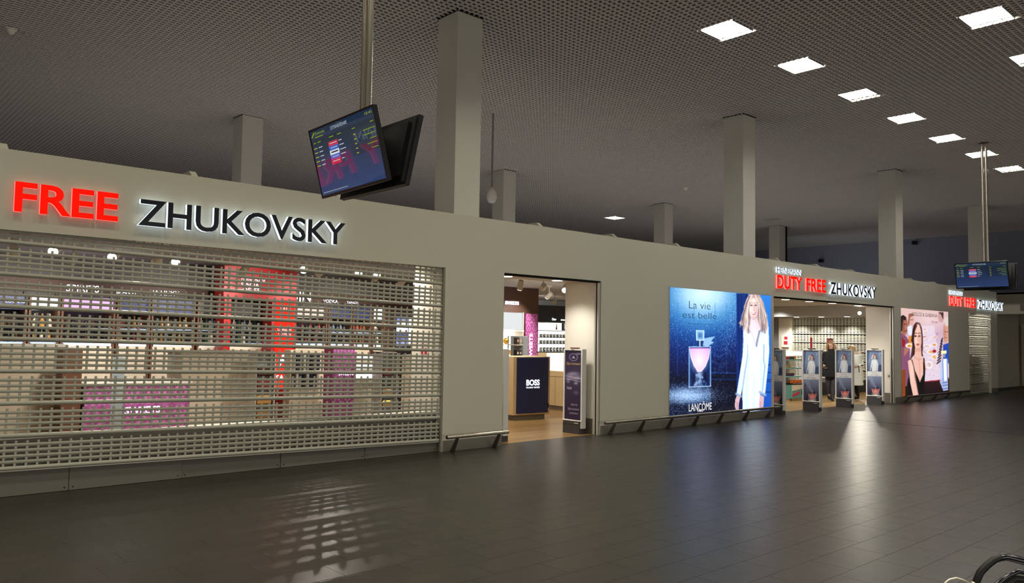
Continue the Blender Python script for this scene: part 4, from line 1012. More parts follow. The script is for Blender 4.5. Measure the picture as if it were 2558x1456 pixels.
# red portal
t = thing('red_portal', 'red promotional portal with lit pillar and white lettering behind the shutter', 'display', (5.46, 13.4, 0))
part('beam', MB().bev(0, 1.36, 0, 0.4, 2.17, 2.74, 0.01), M_RED, t)
part('left_leg', MB().bev(0.02, 0.14, 0, 0.35, 0, 2.17, 0.01), M_RED, t)
part('right_leg', MB().bev(0.90, 1.38, 0.03, 0.4, 0.36, 2.17, 0.01), M_RED, t)
lp = part('lit_panel', MB().bev(0.97, 1.30, -0.01, 0.03, 0.58, 2.13, 0.004), M_REDLIT, t)
part('plinth', MB().box(0.90, 1.38, 0.0, 0.4, 0, 0.36), mat('plinth_red', 'a8605c', 0.4), t)
part('lettering', text_mesh('СПЕЦИАЛЬНОЕ', width=0.44, offset=0.012), M_TEXTW, t, (0.30, -0.004, 2.47), (R(90), 0, 0))
part('lettering', text_mesh('SPECIAL', width=0.38, offset=0.012), M_TEXTW, t, (0.30, -0.004, 2.38), (R(90), 0, 0))
part('lettering', text_mesh('OFFER', width=0.34, offset=0.012), M_TEXTW, t, (0.33, -0.004, 2.28), (R(90), 0, 0))
part('lettering', text_mesh('SALE', width=0.2), M_TEXTW, lp, (1.04, -0.014, 1.98), (R(90), 0, 0))
for k, z in enumerate((1.62, 1.56, 1.50)): part('lettering', text_mesh(('СКИДКИ', 'ТОЛЬКО', 'СЕГОДНЯ')[k], width=0.26), M_TEXTW, lp, (1.0, -0.014, z), (R(90), 0, 0))
part('lettering', text_mesh('A', width=0.24, offset=0.04), M_TEXTW, lp, (1.02, -0.014, 1.0), (R(90), 0, 0))
part('lettering', text_mesh('SALE', width=0.27, offset=0.02), M_TEXTW, lp, (1.0, -0.014, 0.74), (R(90), 0, 0))
# counters
def damask(name, w_, h_, base, dark, pale):
    cv = Canvas(int(60 * w_ / .8) + 8, int(60 * h_ / .8) + 8)
    cv.ramp(cv.v, [(0, base), (1, base)])
    px, py = cv.u * w_, cv.v * h_
    a = np.abs(((px / 0.2) % 1) - .5); b = ((py / 0.26) % 1) - .5
    pat = np.sin(9 * np.hypot(a, b) * 2 + 3 * np.arctan2(b, a + .01)) + np.cos(16 * a) * np.sin(14 * b)
    cv.mix(np.clip(pat * 1.5 - .6, 0, 1), dark, .65); cv.mix(np.clip(-pat * 1.5 - .9, 0, 1), pale, .55)
    return cv.mesh(name, w_, h_, M_PRINT)
def counter(x, y, w_, d_, h_, label, front, cat='counter', top=M_WHITE):
    t = thing('shop_counter', label, cat, (x, y, 0))
    part('body', MB().bev(0, w_, 0, d_, 0.06, h_ - 0.04, 0.006), front, t)
    part('plinth', MB().box(0.03, w_ - .03, 0.03, d_ - .03, 0, 0.06), M_SKIRT, t)
    part('worktop', MB().bev(-0.02, w_ + .02, -0.02, d_ + .02, h_ - 0.04, h_, 0.006), top, t)
    return t
c1 = counter(2.74, 10.9, 1.29, 0.7, 0.93, 'pink patterned sweets counter with white lettering behind the shutter', mat('sweets_pink', 'a84f90', 0.5))
ob('front_print', damask('front_print', 0.82, 0.6, 'b863a8', '7c2c6c', 'e8b4de'), c1, (0.46, -0.003, 0.28)); ob('front_print', damask('front_print', 0.30, 0.6, 'b863a8', '7c2c6c', 'e8b4de'), c1, (0.0, -0.003, 0.28))
part('glass_pier', MB().box(0.30, 0.45, -0.012, 0.0, 0.1, 1.25), M_GLASS, c1)
part('lettering', text_mesh('SWEETS', width=0.44, offset=0.02), M_TEXTW, c1, (0.47, -0.012, 0.52), (R(90), 0, 0))
counter(0.4, 11.5, 2.25, 0.5, 1.40, 'tall cream gondola at the left behind the shutter', M_CREAM, 'gondola')
t = thing('display_stand', 'brown wooden display stand beside the pink sweets counter', 'stand', (2.49, 10.95, 0))
part('post', MB().bev(0, 0.22, 0, 0.3, 0, 1.36, 0.006), M_BROWN, t); part('side_shelf', MB().box(-0.05, 0.0, 0, 0.3, 0.9, 0.92), M_BROWN, t); part('side_shelf', MB().box(-0.05, 0, 0, 0.3, 0.6, 0.62), M_BROWN, t)
counter(4.30, 12.0, 1.20, 0.6, 1.30, 'broad cream gondola in the middle behind the shutter', M_CREAM, 'gondola')
t = thing('glass_cabinet', 'grey glass cabinet with warm goods left of the lit red pillar', 'cabinet', (5.22, 11.5, 0))
part('frame', MB().box(0, 0.02, 0, 0.3, 0, 1.3).box(0.30, 0.32, 0, 0.3, 0, 1.3).box(0, 0.32, 0, 0.3, 1.28, 1.3).box(0, 0.32, 0, 0.3, 0, 0.12), M_ALU, t)
part('pane', MB().box(0.02, 0.3, 0.14, 0.15, 0.12, 1.28), M_GLASS, t)
for k, z in enumerate((0.25, 0.5, 0.72, 0.93)): part('goods', MB().bev(0.05, 0.27, 0.02, 0.12, z, z + 0.14, 0.02), BOT[(1, 2, 5, 0)[k]], t)
c2 = counter(7.49, 12.5, 0.50, 0.6, 0.70, 'low cream counter right of the pink column behind the shutter', M_CREAM)
t = thing('pink_column', 'pink patterned sweets column right of the lit red pillar', 'column', (7.02, 12.4, 0))
part('core', MB().bev(0, 0.44, 0, 0.3, 0, 1.38, 0.006), mat('sweets_pink', 'a84f90', 0.5), t)
ob('front_print', damask('front_print', 0.42, 1.0, 'b863a8', '7c2c6c', 'e8b4de'), t, (0.01, -0.004, 0.38)); part('lettering', text_mesh('SWEETS', width=0.30, offset=0.02), M_TEXTW, t, (0.12, -0.012, 0.86), (R(90), 0, 0))
t = thing('lit_cabinet', 'small cabinet with glowing white panels beside the pink column', 'cabinet', (7.50, 12.45, 0.70))
part('body', MB().bev(0, 0.42, 0, 0.3, 0, 0.5, 0.006), M_CREAM, t)
for k, z in enumerate((0.08, 0.26)): part('lit_panel', MB().box(0.03, 0.40, -0.006, 0, z, z + 0.12), M_GLOWB, t)
part('lamp_strip', MB().box(0.0, 0.42, -0.006, 0.0, 0.44, 0.49), M_GLOWB, t)
t = thing('glass_cabinet', 'grey glass cabinet with yellow goods at the right behind the shutter', 'cabinet', (7.70, 11.9, 0))
part('frame', MB().box(0, 0.02, 0, 0.3, 0, 1.28).box(0.32, 0.34, 0, 0.3, 0, 1.28).box(0, 0.34, 0, 0.3, 1.26, 1.28).box(0, 0.34, 0, 0.3, 0, 0.2), M_ALU, t)
part('pane', MB().box(0.02, 0.32, 0.14, 0.15, 0.2, 1.26), M_GLASS, t)
for k, z in enumerate((0.3, 0.5, 0.68, 0.86)): part('goods', MB().bev(0.06, 0.24, 0.02, 0.12, z, z + 0.13, 0.02), (M_GOLD, BOT[2], BOT[4], BOT[5])[k], t)
t = thing('striped_rack', 'black and white rack of narrow magazines between red pillar and pink column', 'rack', (6.36, 12.6, 0))
part('body', MB().bev(0, 0.55, 0.06, 0.3, 0, 1.3, 0.006), M_CREAM, t)
for r_, z in enumerate((0.66, 0.95)):
    for k in range(8): part('magazine', MB().box(0.02 + .066 * k, 0.065 + .066 * k, 0.0, 0.05, z, z + 0.27), (M_BLACK, mat('paper_white', 'd8d4cc', 0.6), M_NAVY)[(k + r_) % 3], t)
t = thing('blue_lit_panel', 'blue and white backlit picture panel near the right end of the shutter', 'panel', (9.0, 13.4, 0))
part('frame', MB().box(-0.02, 0.44, 0.0, 0.05, 0, 2.0), M_BLACK, t)
cvb = Canvas(30, 50); cvb.ramp(cvb.v, [(0, '2a3a78'), (.3, 'c8d4ff'), (.55, 'e8f0ff'), (.6, '28346c'), (1, 'aebcf0')]); cvb.ell(.6, .3, .3, .15, 'ffffff'); cvb.ell(.3, .8, .2, .08, '303c7a')
ob('lit_print', cvb.mesh('lit_print', 0.28, 0.6, printmat('lit_print_bright', 1.6)), t, (0.0, -0.004, 1.36)); part('light_bar', MB().box(0.30, 0.42, -0.004, 0, 1.36, 1.95), M_GLOWB, t)
t = thing('promo_stand', 'white promotional stand with red stripe near the right end of the shutter', 'stand', (7.95, 10.9, 0))
part('body', MB().bev(-.3, 0.05, 0, 0.3, 0, 1.26, 0.006), M_CREAM, t)
part('lit_panel', MB().box(-.27, 0.02, -0.005, 0, 0.72, 1.24), M_GLOW, t)
part('red_stripe', MB().prism([(-0.16, 0.98), (-0.06, 0.98), (0.0, 1.2), (-0.10, 1.2)], 'y', -0.009, -0.005), M_REDLIT, t); part('dark_figure', MB().prism([(-0.24, 0.98), (-0.17, 0.98), (-0.11, 1.18), (-0.22, 1.19)], 'y', -0.009, -0.005), M_NAVY, t)
t = thing('fire_notice', 'small red and white fire notice on the white wall behind the shutter', 'notice', (6.68, 9.16, 1.32))
part('plate', MB().bev(-0.006, 0.0, -0.03, 0.17, -0.02, 0.26, 0.002), mat('paper_white', 'd8d4cc', 0.6), t)
for y in (0.0, 0.085): part('red_symbol', MB().box(-0.008, -0.006, y, y + 0.055, 0.0, 0.09), mat('flash_red', 'b8283a', 0.5), t)
part('red_band', MB().box(-0.008, -0.006, 0.0, 0.14, 0.13, 0.145), mat('flash_red', 'b8283a', 0.5), t)

# white end wall of the shop front seen through the right end of the shutter (lining of the pier)
struct('trim_15', MB().box(6.68, 6.69, 9.05, 9.54, 0, 2.53), M_WHITE)
struct('wall_shop', MB().box(6.69, 7.78, 9.0, 9.536, 2.53, SZ), M_WHITE)

# ================================================================== NEAR ENTRANCE
t = thing('advert_counter', 'maple counter with a navy front panel and white letters inside the near entrance', 'counter', (10.19, 11.15, 0))
part('body', MB().bev(-0.02, 0.84, 0.03, 0.62, 0.10, 1.21, 0.006), M_BEIGE, t); part('plinth', MB().box(0.03, 0.76, 0.08, 0.57, 0, 0.10), M_SKIRTB, t)
part('front_panel', MB().bev(0.05, 0.79, 0.012, 0.03, 0.13, 1.19, 0.003), M_NAVY, t)
part('hinge', MB().box(0.79, 0.805, 0.0, 0.03, 0.22, 0.3), M_BLACK, t)
part('lettering', text_mesh('BOSS', width=0.315, height=0.115, offset=0.035), M_TEXTW, t, (0.265, 0.008, 0.655), (R(90), 0, 0))
part('lettering', text_mesh('HUGO BOSS', width=0.315, height=0.03, offset=0.02), M_TEXTW, t, (0.265, 0.008, 0.605), (R(90), 0, 0))
t.rotation_euler = (0, 0, R(-8))
# brown sweets wall: letters, lit shelves, pink banner
t = thing('sweets_sign', 'glowing white lettering on the brown wall inside the near entrance', 'sign', (12.65, 14.245, 2.35))
part('lettering', text_mesh('SWEETS', width=0.44, height=0.085, offset=0.03, depth=0.02), [M_TEXTW, M_TEXTW], t, (0, 0, 0), (R(90), 0, 0))
t = thing('lit_shelf', 'glowing white wall shelf of sweets below the lettering', 'shelf', (12.0, 13.9, 0))
part('back_panel', MB().box(0, 0.93, 0.31, 0.345, 0.9, 2.16), M_GLOW, t); part('side_panel', MB().box(0.93, 0.95, 0, 0.34, 0, 2.16), M_WHITE, t)
part('lit_box', MB().bev(0, 0.92, 0.02, 0.31, 1.75, 2.15, 0.004), emis('lit_header', 'eef2f2', 0.95), t)
for z in (1.71, 1.38, 1.15): part('shelf_board', MB().box(0, 0.97, 0.0, 0.31, z, z + 0.025), M_WHITE, t)
part('base_cabinet', MB().bev(0, 0.95, 0, 0.34, 0, 1.12, 0.004), M_BEIGE, t)
for k, x in enumerate((12.49, 12.77)):
    o = tag(part('sweets_ball', MB().ell((0, 0, 0.075), (0.085, 0.06, 0.075), 12, 8), M_GOLD, None, (x, 14.0, 1.405)), ('left', 'right')[k] + ' gold foil sweets packet on the lit shelf', 'sweets', 'gold foil packets')
for k in range(4): product_box(12.44 + .11 * k, 14.0, 1.175, 0.09, 0.06, 0.09, ('e07a1c', 'd84a1a', 'e6b020', 'c8381c')[k], ('amber', 'red', 'yellow', 'dark red')[k] + ' sweets box on the lowest lit board', 'sweets boxes on the lowest lit board')
t = thing('pink_banner', 'tall pink damask banner with white upright lettering on the brown wall', 'banner', (13.32, 14.245, 1.0))
part('panel', MB().bev(-0.015, 0.42, -0.02, 0.0, 0, 1.15, 0.003), mat('banner_edge', '7a2f5e', 0.5), t)
ob('banner_print', damask('banner_print', 0.405, 1.15, 'b25c98', '8a3672', 'e0b4d4'), t, (0, -0.023, 0))
part('lettering', text_mesh('SWEETS', width=0.62, height=0.11, offset=0.03), M_TEXTW, t, (0.235, -0.026, 0.04), (R(90), R(-90), 0))
t = thing('goods_rack', 'grey-sided goods rack standing behind the navy counter', 'rack', (11.46, 12.5, 0))
part('side_panel', MB().bev(0.18, 0.32, 0, 0.4, 0, 1.60, 0.004), mat('rack_grey', 'a9b2b6', 0.5), t)
for z in (1.15, 1.40): part('shelf_board', MB().box(0, 0.18, 0, 0.3, z, z + 0.02), M_WHITE, t)
part('post', MB().box(0, 0.02, 0.28, 0.3, 0, 1.6), M_ALU, t)
for k, (x, z, c) in enumerate(((11.51, 1.42, '4a4038'), (11.59, 1.42, 'b8a894'), (11.51, 1.17, '2a2626'), (11.59, 1.17, '3c2a2a'))):
    product_box(x, 12.52, z, 0.07, 0.1, 0.15 if z > 1.3 else 0.13, c, ('dark brown', 'pale', 'black', 'dark maroon')[k] + ' carton in the rack behind the navy counter', 'cartons in the rack')
# cash desk with the glowing front, faces -X
t = thing('cash_desk', 'maple desk with a glowing white upper front right of the navy counter', 'desk', (12.47, 11.75, 0))
part('body', MB().bev(0.0, 1.2, 0, 1.16, 0.09, 0.85, 0.005), M_BEIGE, t); part('plinth', MB().box(0.02, 1.18, 0.02, 1.14, 0, 0.09), M_SKIRTB, t)
part('seam', MB().box(-0.003, 0, 0, 1.16, 0.725, 0.729).box(-0.003, 0, 0.59, 0.594, 0.1, 0.725), M_BROWN, t)
part('lit_front', MB().bev(0.03, 1.17, 0.0, 0.90, 0.85, 1.23, 0.004), M_GLOW, t); part('end_block', MB().bev(0.02, 1.17, 0.90, 1.15, 0.85, 1.23, 0.004), M_BEIGE, t)
part('lock', MB().tube([(-0.006, 0.98, 0.66), (0, 0.98, 0.66)], 0.012, 8), M_BLACK, t)
# black perfume wall at the back
t = thing('perfume_wall', 'black perfume wall with glowing shelves and white brand lettering at the back', 'shelf', (14.2, 18.1, 0))
part('back_panel', MB().box(0, 7, 0.38, 0.45, 0, 2.6), M_BLACK, t); part('fascia_board', MB().box(0, 7, 0.12, 0.38, 2.05, 2.6), M_BLACK, t)
part('lit_back', MB().box(0.02, 6.98, 0.36, 0.38, 1.10, 2.04), M_GLOW, t)
for z in (1.775, 1.555, 1.355, 1.10): part('shelf_board', MB().box(0.02, 6.98, 0.05, 0.36, z, z + 0.02), mat('shelf_dark_edge', '6b7076', 0.3), t)
part('base_cabinet', MB().bev(0, 7, 0.0, 0.38, 0, 1.08, 0.005), M_BEIGE, t)
for x, s in ((3.05, 'GUERLAIN'), (4.02, 'Dior'), (4.42, 'GIVENCHY'), (1.2, 'CHANEL')): part('lettering', text_mesh(s, width=0.2 if s == 'Dior' else .32, offset=0.03), M_TEXTW, t, (x, 0.115, 2.12), (R(90), 0, 0))
part('lit_picture', MB().box(3.7, 4.0, 0.09, 0.11, 1.80, 2.04).box(4.02, 4.42, 0.09, 0.11, 1.80, 2.04), M_GLOW, t)
part('dark_picture', MB().box(4.46, 4.9, 0.09, 0.11, 1.80, 2.04), M_NAVY, t)
part('picture_motif', MB().prism([(4.16, 1.82), (4.24, 1.82), (4.215, 2.02), (4.20, 2.02)], 'y', 0.086, 0.09, 0), BOT[5], t); part('picture_motif', MB().prism([(4.56, 1.84), (4.62, 1.86), (4.66, 2.02), (4.54, 2.02)], 'y', 0.086, 0.09), M_WHITE, t)
gcols = ('5a5f66', '3c4148', '7c8086', '2f3b46')
for r_, z in enumerate((1.575, 1.375, 1.12)):
    for k in range(9): product_box(17.82 + 0.15 * k, 18.28, z, 0.085, 0.05, 0.10 if r_ < 2 else 0.13, gcols[(k + r_) % 4], 'small grey perfume box on the %s board of the black perfume wall' % ('upper', 'middle', 'lowest')[r_], 'perfume boxes, %s board' % ('upper', 'middle', 'lowest')[r_])

# ================================================================== FAR ENTRANCE
t = thing('teal_stand', 'teal cardboard display stand of jars just inside the far entrance', 'stand', (19.36, 10.75, 0))
part('side_panel', MB().box(0.0, 0.36, -0.02, 0.0, 0.06, 0.42), M_TEAL, t)
part('body', MB().bev(0.36, 1.12, -0.04, 0.36, 0.06, 0.42, 0.004), M_TEAL, t); part('back_panel', MB().box(0, 1.12, 0.3, 0.36, 0.42, 1.2), mat('stand_cream', 'cdbfa6', 0.6), t); part('side_wall', MB().box(0.0, 0.40, 0.26, 0.3, 0.42, 1.15), M_TEAL, t)
part('foot', MB().box(0.1, 0.3, 0.0, 0.3, 0, 0.06).box(0.42, 1.08, 0, 0.3, 0, 0.06), M_BEIGE, t)
for z in (0.62, 0.84, 1.06): part('shelf_board', MB().bev(0.0, 0.85, -0.04, 0.3, z, z + 0.03, 0.004), M_TEAL, t)
part('lower_tray', MB().bev(0.36, 1.12, -0.06, 0.3, 0.43, 0.455, 0.004), M_BLACK, t)
part('lit_header', MB().bev(0.0, 1.12, -0.02, 0.3, 1.19, 1.31, 0.004), emis('stand_header', 'fff6ea', 1.3), t)
part('cream_flash', MB().prism([(0.36, 0.26), (1.12, 0.33), (1.12, 0.42), (0.36, 0.42)], 'y', -0.046, -0.041), mat('stand_cream', 'cdbfa6', 0.6), t)
part('red_flash', MB().prism([(0.37, 0.10), (0.75, 0.18), (0.75, 0.25), (0.37, 0.17)], 'y', -0.046, -0.041), mat('flash_red', 'b8283a', 0.5), t)
part('cut_hole', MB().lathe([(0.05, -0.004), (0.05, 0)], n=14).mesh and MB().tube([(0.9, -0.047, 0.2), (0.9, -0.041, 0.2)], 0.06, 14), M_BLACK, t)
jm = {}
def jar(x, y, z, col, label, group, r_=0.035, h_=0.075):
    if col not in jm: jm[col] = MB().lathe([(r_ * .9, 0), (r_, .01), (r_, h_ * .7), (r_ * .85, h_ * .78), (r_ * .9, h_ * .8), (r_ * .9, h_)], n=10).mesh('jar', mat('jar' + col, col, 0.35, noise=0.15, scale=20))
    tag(ob('jar', jm[col], None, (x, y, z)), label, 'jar', group)
for k in range(8): jar(19.42 + .085 * k, 10.80, 1.092, ('b8303c', 'b8303c', 'b8303c', 'b8303c', '2c2c24', '2c2c24', '2c2c24', 'c8901c')[k], ('red' if k < 4 else ('black' if k < 7 else 'yellow')) + ' jar on the top board of the teal stand', 'jars on the top teal board, ' + ('red' if k < 4 else 'black'))
for k in range(8): jar(19.42 + .085 * k, 10.80, 0.872, 'b89a5c' if k < 5 else 'ddd4c2', ('tan' if k < 5 else 'white') + ' jar on the second board of the teal stand', 'jars on the second teal board, ' + ('tan' if k < 5 else 'white'))
for k in range(7): jar(19.42 + .085 * k, 10.80, 0.652, '4a2440', 'plum jar on the third board of the teal stand', 'plum jars on the third teal board')
for k in range(6): jar(19.80 + .105 * k, 10.80, 0.457, 'd2641c', 'orange jar in the lowest tray of the teal stand', 'orange jars in the lowest tray', 0.04, 0.085)
t = thing('black_counter', 'long black counter with pale goods behind the two women', 'counter', (22.3, 11.3, 0))
part('body', MB().bev(0, 3.2, 0, 0.6, 0.0, 0.36, 0.004), M_BLACKM, t); part('upper_case', MB().bev(0, 3.15, 0.15, 0.6, 0.36, 0.95, 0.01), mat('case_pale', 'c9cbd2', 0.4), t)
for k in range(3): part('shelf_board', MB().box(0, 3.18, 0.05, 0.15, 0.5 + .2 * k, 0.52 + .2 * k), M_WHITE, t)
part('red_card', MB().box(2.6, 2.82, 0.03, 0.05, 0.62, 0.82), mat('flash_red', 'b8283a', 0.5), t)
t = thing('red_notice', 'red price notice on a stand behind the woman in black', 'notice', (24.1, 11.8, 0.95))
part('panel', MB().bev(-0.19, 0.19, 0, 0.02, 0.42, 0.72, 0.003), mat('flash_red', 'b8283a', 0.5), t); part('post', MB().tube([(0, 0.01, 0), (0, 0.01, 0.42)], 0.015, 8), M_ALU, t)
part('white_band', MB().box(-0.16, 0.16, -0.004, 0, 0.64, 0.67).box(-0.05, 0.08, -0.004, 0, 0.46, 0.58), M_WHITE, t)
t = thing('red_notice', 'narrow red and white strip notice left of the woman in black', 'notice', (22.9, 11.8, 0.95))
part('panel', MB().bev(-0.05, 0.05, 0, 0.02, 0.38, 0.75, 0.003), mat('flash_red', 'b8283a', 0.5), t); part('post', MB().tube([(0, 0.01, 0), (0, 0.01, 0.38)], 0.012, 8), M_ALU, t)
t = thing('fire_point', 'white fire point box with red symbols on the pale pillar in the far entrance', 'box', (26.35, 14.55, 1.35))
part('case', MB().bev(-0.06, 0, -0.13, 0.13, 0, 0.42, 0.006), M_WHITE, t); part('red_symbol', MB().box(-0.064, -0.06, -0.1, 0.02, 0.28, 0.38).box(-0.064, -0.06, -0.1, 0.04, 0.1, 0.22), mat('flash_red', 'b8283a', 0.5), t)
t = thing('exit_sign', 'small dark green exit sign high in the far entrance', 'sign', (26.2, 11.75, 2.62))
part('case', MB().bev(-0.03, 0.0, -0.28, 0.28, 0, 0.16, 0.004), mat('exit_green', '1c4030', 0.4, emit='0f5038', estr=0.25), t)
part('lettering', text_mesh('EXIT', width=0.3, height=0.07), emis('exit_white', '9ac0b0', 0.5), t, (-0.034, 0.15, 0.04), (R(90), 0, R(-90)))
# red alarm lamp at the far right
t = thing('alarm_lamp', 'tiny red indicator lamps on the dark post at the far right', 'lamp', (34.68, 9.0, 1.15))
part('box', MB().box(0, 0.03, -0.06, 0.06, -0.1, 0.15), M_BLACK, t)
for z in (-0.04, 0.06): part('lens', MB().tube([(-0.01, 0, z), (0, 0, z)], 0.03, 8), emis('red_led', 'ff2010', 4), t)

# ================================================================== PEOPLE
def skin_body(joints, edges, root, sub=1):
    """one continuous body grown over a skeleton: joints = {name: (x, y, z, rx, ry)}"""
    names = list(joints); me = bpy.data.meshes.new('body')
    me.from_pydata([joints[n][:3] for n in names], [(names.index(a), names.index(b)) for a, b in edges], [])
    o = bpy.data.objects.new('body', me); COL.objects.link(o)
    o.modifiers.new('skin', 'SKIN').use_smooth_shade = True
    for n, d in zip(names, me.skin_vertices[0].data):
        j = joints[n]; d.radius = (j[3], j[4] if len(j) > 4 else j[3]); d.use_root = (n == root)
    o.modifiers.new('sub', 'SUBSURF').levels = sub
    o.modifiers['sub'].render_levels = sub
    dg = bpy.context.evaluated_depsgraph_get(); dg.update()
    m2 = bpy.data.meshes.new_from_object(o.evaluated_get(dg)); bpy.data.objects.remove(o)
    return m2
def hand(j, e, pre, w, d, side, n_):
    """palm and five bent fingers; w wrist, d pointing direction, side = thumb side, n_ = palm normal"""
    w, d, side, n_ = Vector(w), Vector(d).normalized(), Vector(side).normalized(), Vector(n_).normalized()
    p = w + d * 0.055; j[pre + 'palm'] = (*p, 0.026, 0.016); e.append((pre + 'wrist', pre + 'palm'))
    for k, (of, ln) in enumerate(((0.022, .052), (0.008, .058), (-0.007, .053), (-0.021, .042))):
        a = p + side * of + d * 0.03; b = a + d * ln * .6 + n_ * 0.012; c = b + d * ln * .25 + n_ * 0.022
        for nm_, q, r_ in (('a', a, .0085), ('b', b, .008), ('c', c, .0065)): j['%sf%d%s' % (pre, k, nm_)] = (*q, r_)
        e += [(pre + 'palm', '%sf%da' % (pre, k)), ('%sf%da' % (pre, k), '%sf%db' % (pre, k)), ('%sf%db' % (pre, k), '%sf%dc' % (pre, k))]
    a = w + d * 0.03 + side * 0.03; b = a + d * 0.03 + side * 0.012 + n_ * 0.012
    j[pre + 't1'] = (*a, .010); j[pre + 't2'] = (*b, .008); e += [(pre + 'palm', pre + 't1'), (pre + 't1', pre + 't2')]
M_SKIN = mat('skin', 'c39a82', 0.5, noise=0.04)
def ring(cx, cy, z, rx, ry, n=20): return [(cx + rx * math.cos(2 * math.pi * k / n), cy + ry * math.sin(2 * math.pi * k / n), z) for k in range(n)]
def figure(loc, rz, label, J, arms, look):
    t = thing('person', label, 'person', loc, rz)
    e = [('pelvis', 'waist'), ('waist', 'chest'), ('chest', 'neck'), ('neck', 'jaw'), ('jaw', 'head'), ('head', 'crown')]
    for s_ in 'lr':
        e += [('chest', s_ + 'sho'), (s_ + 'sho', s_ + 'elb'), (s_ + 'elb', s_ + 'wrist'), ('pelvis', s_ + 'hip'), (s_ + 'hip', s_ + 'knee'), (s_ + 'knee', s_ + 'ank'), (s_ + 'ank', s_ + 'toe')]
    for s_, (d, sd, n_) in arms.items(): hand(J, e, s_, J[s_ + 'wrist'][:3], d, sd, n_)
    b = ob('body', skin_body(J, e, 'pelvis'), t); b.data.materials.append(M_SKIN)
    # face
    hx, hy, hz = J['head'][:3]; f = Vector((math.sin(look), -math.cos(look), 0)); s_ = Vector((math.cos(look), math.sin(look), 0)); c = Vector((hx, hy, hz))
    dk = mat('eye_dark', '2a1c18', 0.3)
    for k in (-1, 1): part('eye', MB().ell(tuple(c + f * 0.074 + s_ * 0.03 * k + Vector((0, 0, 0.006))), (.011, .011, .007), 8, 5), dk, t); part('eyebrow', MB().ell(tuple(c + f * 0.077 + s_ * 0.03 * k + Vector((0, 0, 0.024))), (.015, .012, .004), 8, 4), mat('brow', '5a4030', 0.7), t)
    part('nose', MB().loft([[tuple(c + f * 0.072 + Vector((0, 0, 0.012)) + s_ * 0.005 * a) for a in (-1, 0, 1)], [tuple(c + f * (0.088 + 0.006 * (1 - abs(a))) + Vector((0, 0, -0.024)) + s_ * 0.011 * a) for a in (-1, 0, 1)]]), M_SKIN, t)
    part('mouth', MB().ell(tuple(c + f * 0.076 + Vector((0, 0, -0.046))), (.019, .016, .007), 8, 5), mat('lips', '9c4c48', 0.4), t)
    return t
VR = math.atan2(-0.898, 0.44)
J = dict(pelvis=(0, 0, .80, .12, .10), waist=(0, 0, .98, .11, .085), chest=(0, 0, 1.18, .13, .09), neck=(-.01, -.01, 1.335, .045), jaw=(-.02, -.035, 1.395, .052), head=(-.025, -.03, 1.475, .078, .088), crown=(-.02, -.02, 1.535, .055),
         lsho=(-.155, 0, 1.265, .05), lelb=(-.235, .04, 1.03, .038), lwrist=(-.205, -.15, .955, .024), rsho=(.155, 0, 1.265, .05), relb=(.225, .03, 1.03, .038), rwrist=(.19, -.14, .93, .024),
         lhip=(-.085, 0, .76, .085), lknee=(-.075, .01, .43, .055), lank=(-.065, .12, .10, .035), ltoe=(-.065, .01, .05, .032), rhip=(.085, 0, .76, .085), rknee=(.04, -.07, .43, .055), rank=(.01, -.08, .08, .036), rtoe=(.0, -.20, .032, .032))
w1 = figure((20.82, 10.16, 0), VR, 'woman with shoulder-length fair hair in a long black coat holding a phone', J, dict(l=((.35, -.6, -.75), (0.6, -.3, .5), (.8, .1, .3)), r=((-.4, -.6, -.6), (-.6, -.3, .5), (-.8, .1, .3))), -0.45)
M_COAT = mat('black_coat', '050608', 0.9, noise=0.25, scale=25, bump=0.15, bscale=40)
cm = MB()
cm.loft([ring(*q) for q in ((-.03, .0, .64, .27, .21), (-.03, 0, .66, .275, .215), (-.02, 0, .80, .245, .19), (0, 0, .98, .20, .16), (0, 0, 1.12, .205, .155), (0, 0, 1.22, .20, .145), (0, 0, 1.29, .165, .115), (0, -.005, 1.335, .085, .08), (-.01, -.01, 1.385, .075, .075))])
part('coat', cm, M_COAT, w1)
for s_ in 'lr':
    part('sleeve', MB().tube([Vector(J[s_ + 'sho'][:3]) + Vector((0, 0, .01)), (Vector(J[s_ + 'sho'][:3]) + Vector(J[s_ + 'elb'][:3])) / 2, J[s_ + 'elb'][:3], (Vector(J[s_ + 'elb'][:3]) + Vector(J[s_ + 'wrist'][:3])) / 2, Vector(J[s_ + 'wrist'][:3])], [.075, .07, .064, .056, .048], 12), M_COAT, w1)
    part('trouser_leg', MB().tube([J[s_ + 'hip'][:3], (Vector(J[s_ + 'hip'][:3]) + Vector(J[s_ + 'knee'][:3])) / 2, J[s_ + 'knee'][:3], (Vector(J[s_ + 'knee'][:3]) + Vector(J[s_ + 'ank'][:3])) / 2, Vector(J[s_ + 'ank'][:3]) + Vector((0, 0, .06))], [.095, .085, .066, .055, .045], 12), mat('grey_trousers', '33333a', 0.8, noise=0.2, scale=30), w1)
    a, b = Vector(J[s_ + 'ank'][:3]), Vector(J[s_ + 'toe'][:3])
    part('boot', MB().tube([a + Vector((0, .01, .17)), a + Vector((0, .01, .05)), a + Vector((0, 0.0, -.01)), a.lerp(b, .6) + Vector((0, 0, .0)), b + Vector((0, -.03, -.002))], [.052, .048, .05, .045, .022], 12).box(a.x - .03, a.x + .03, a.y - .01, a.y + .045, a.z - .08, a.z - .03), mat('boot_black', '0e0e10', 0.35), w1)
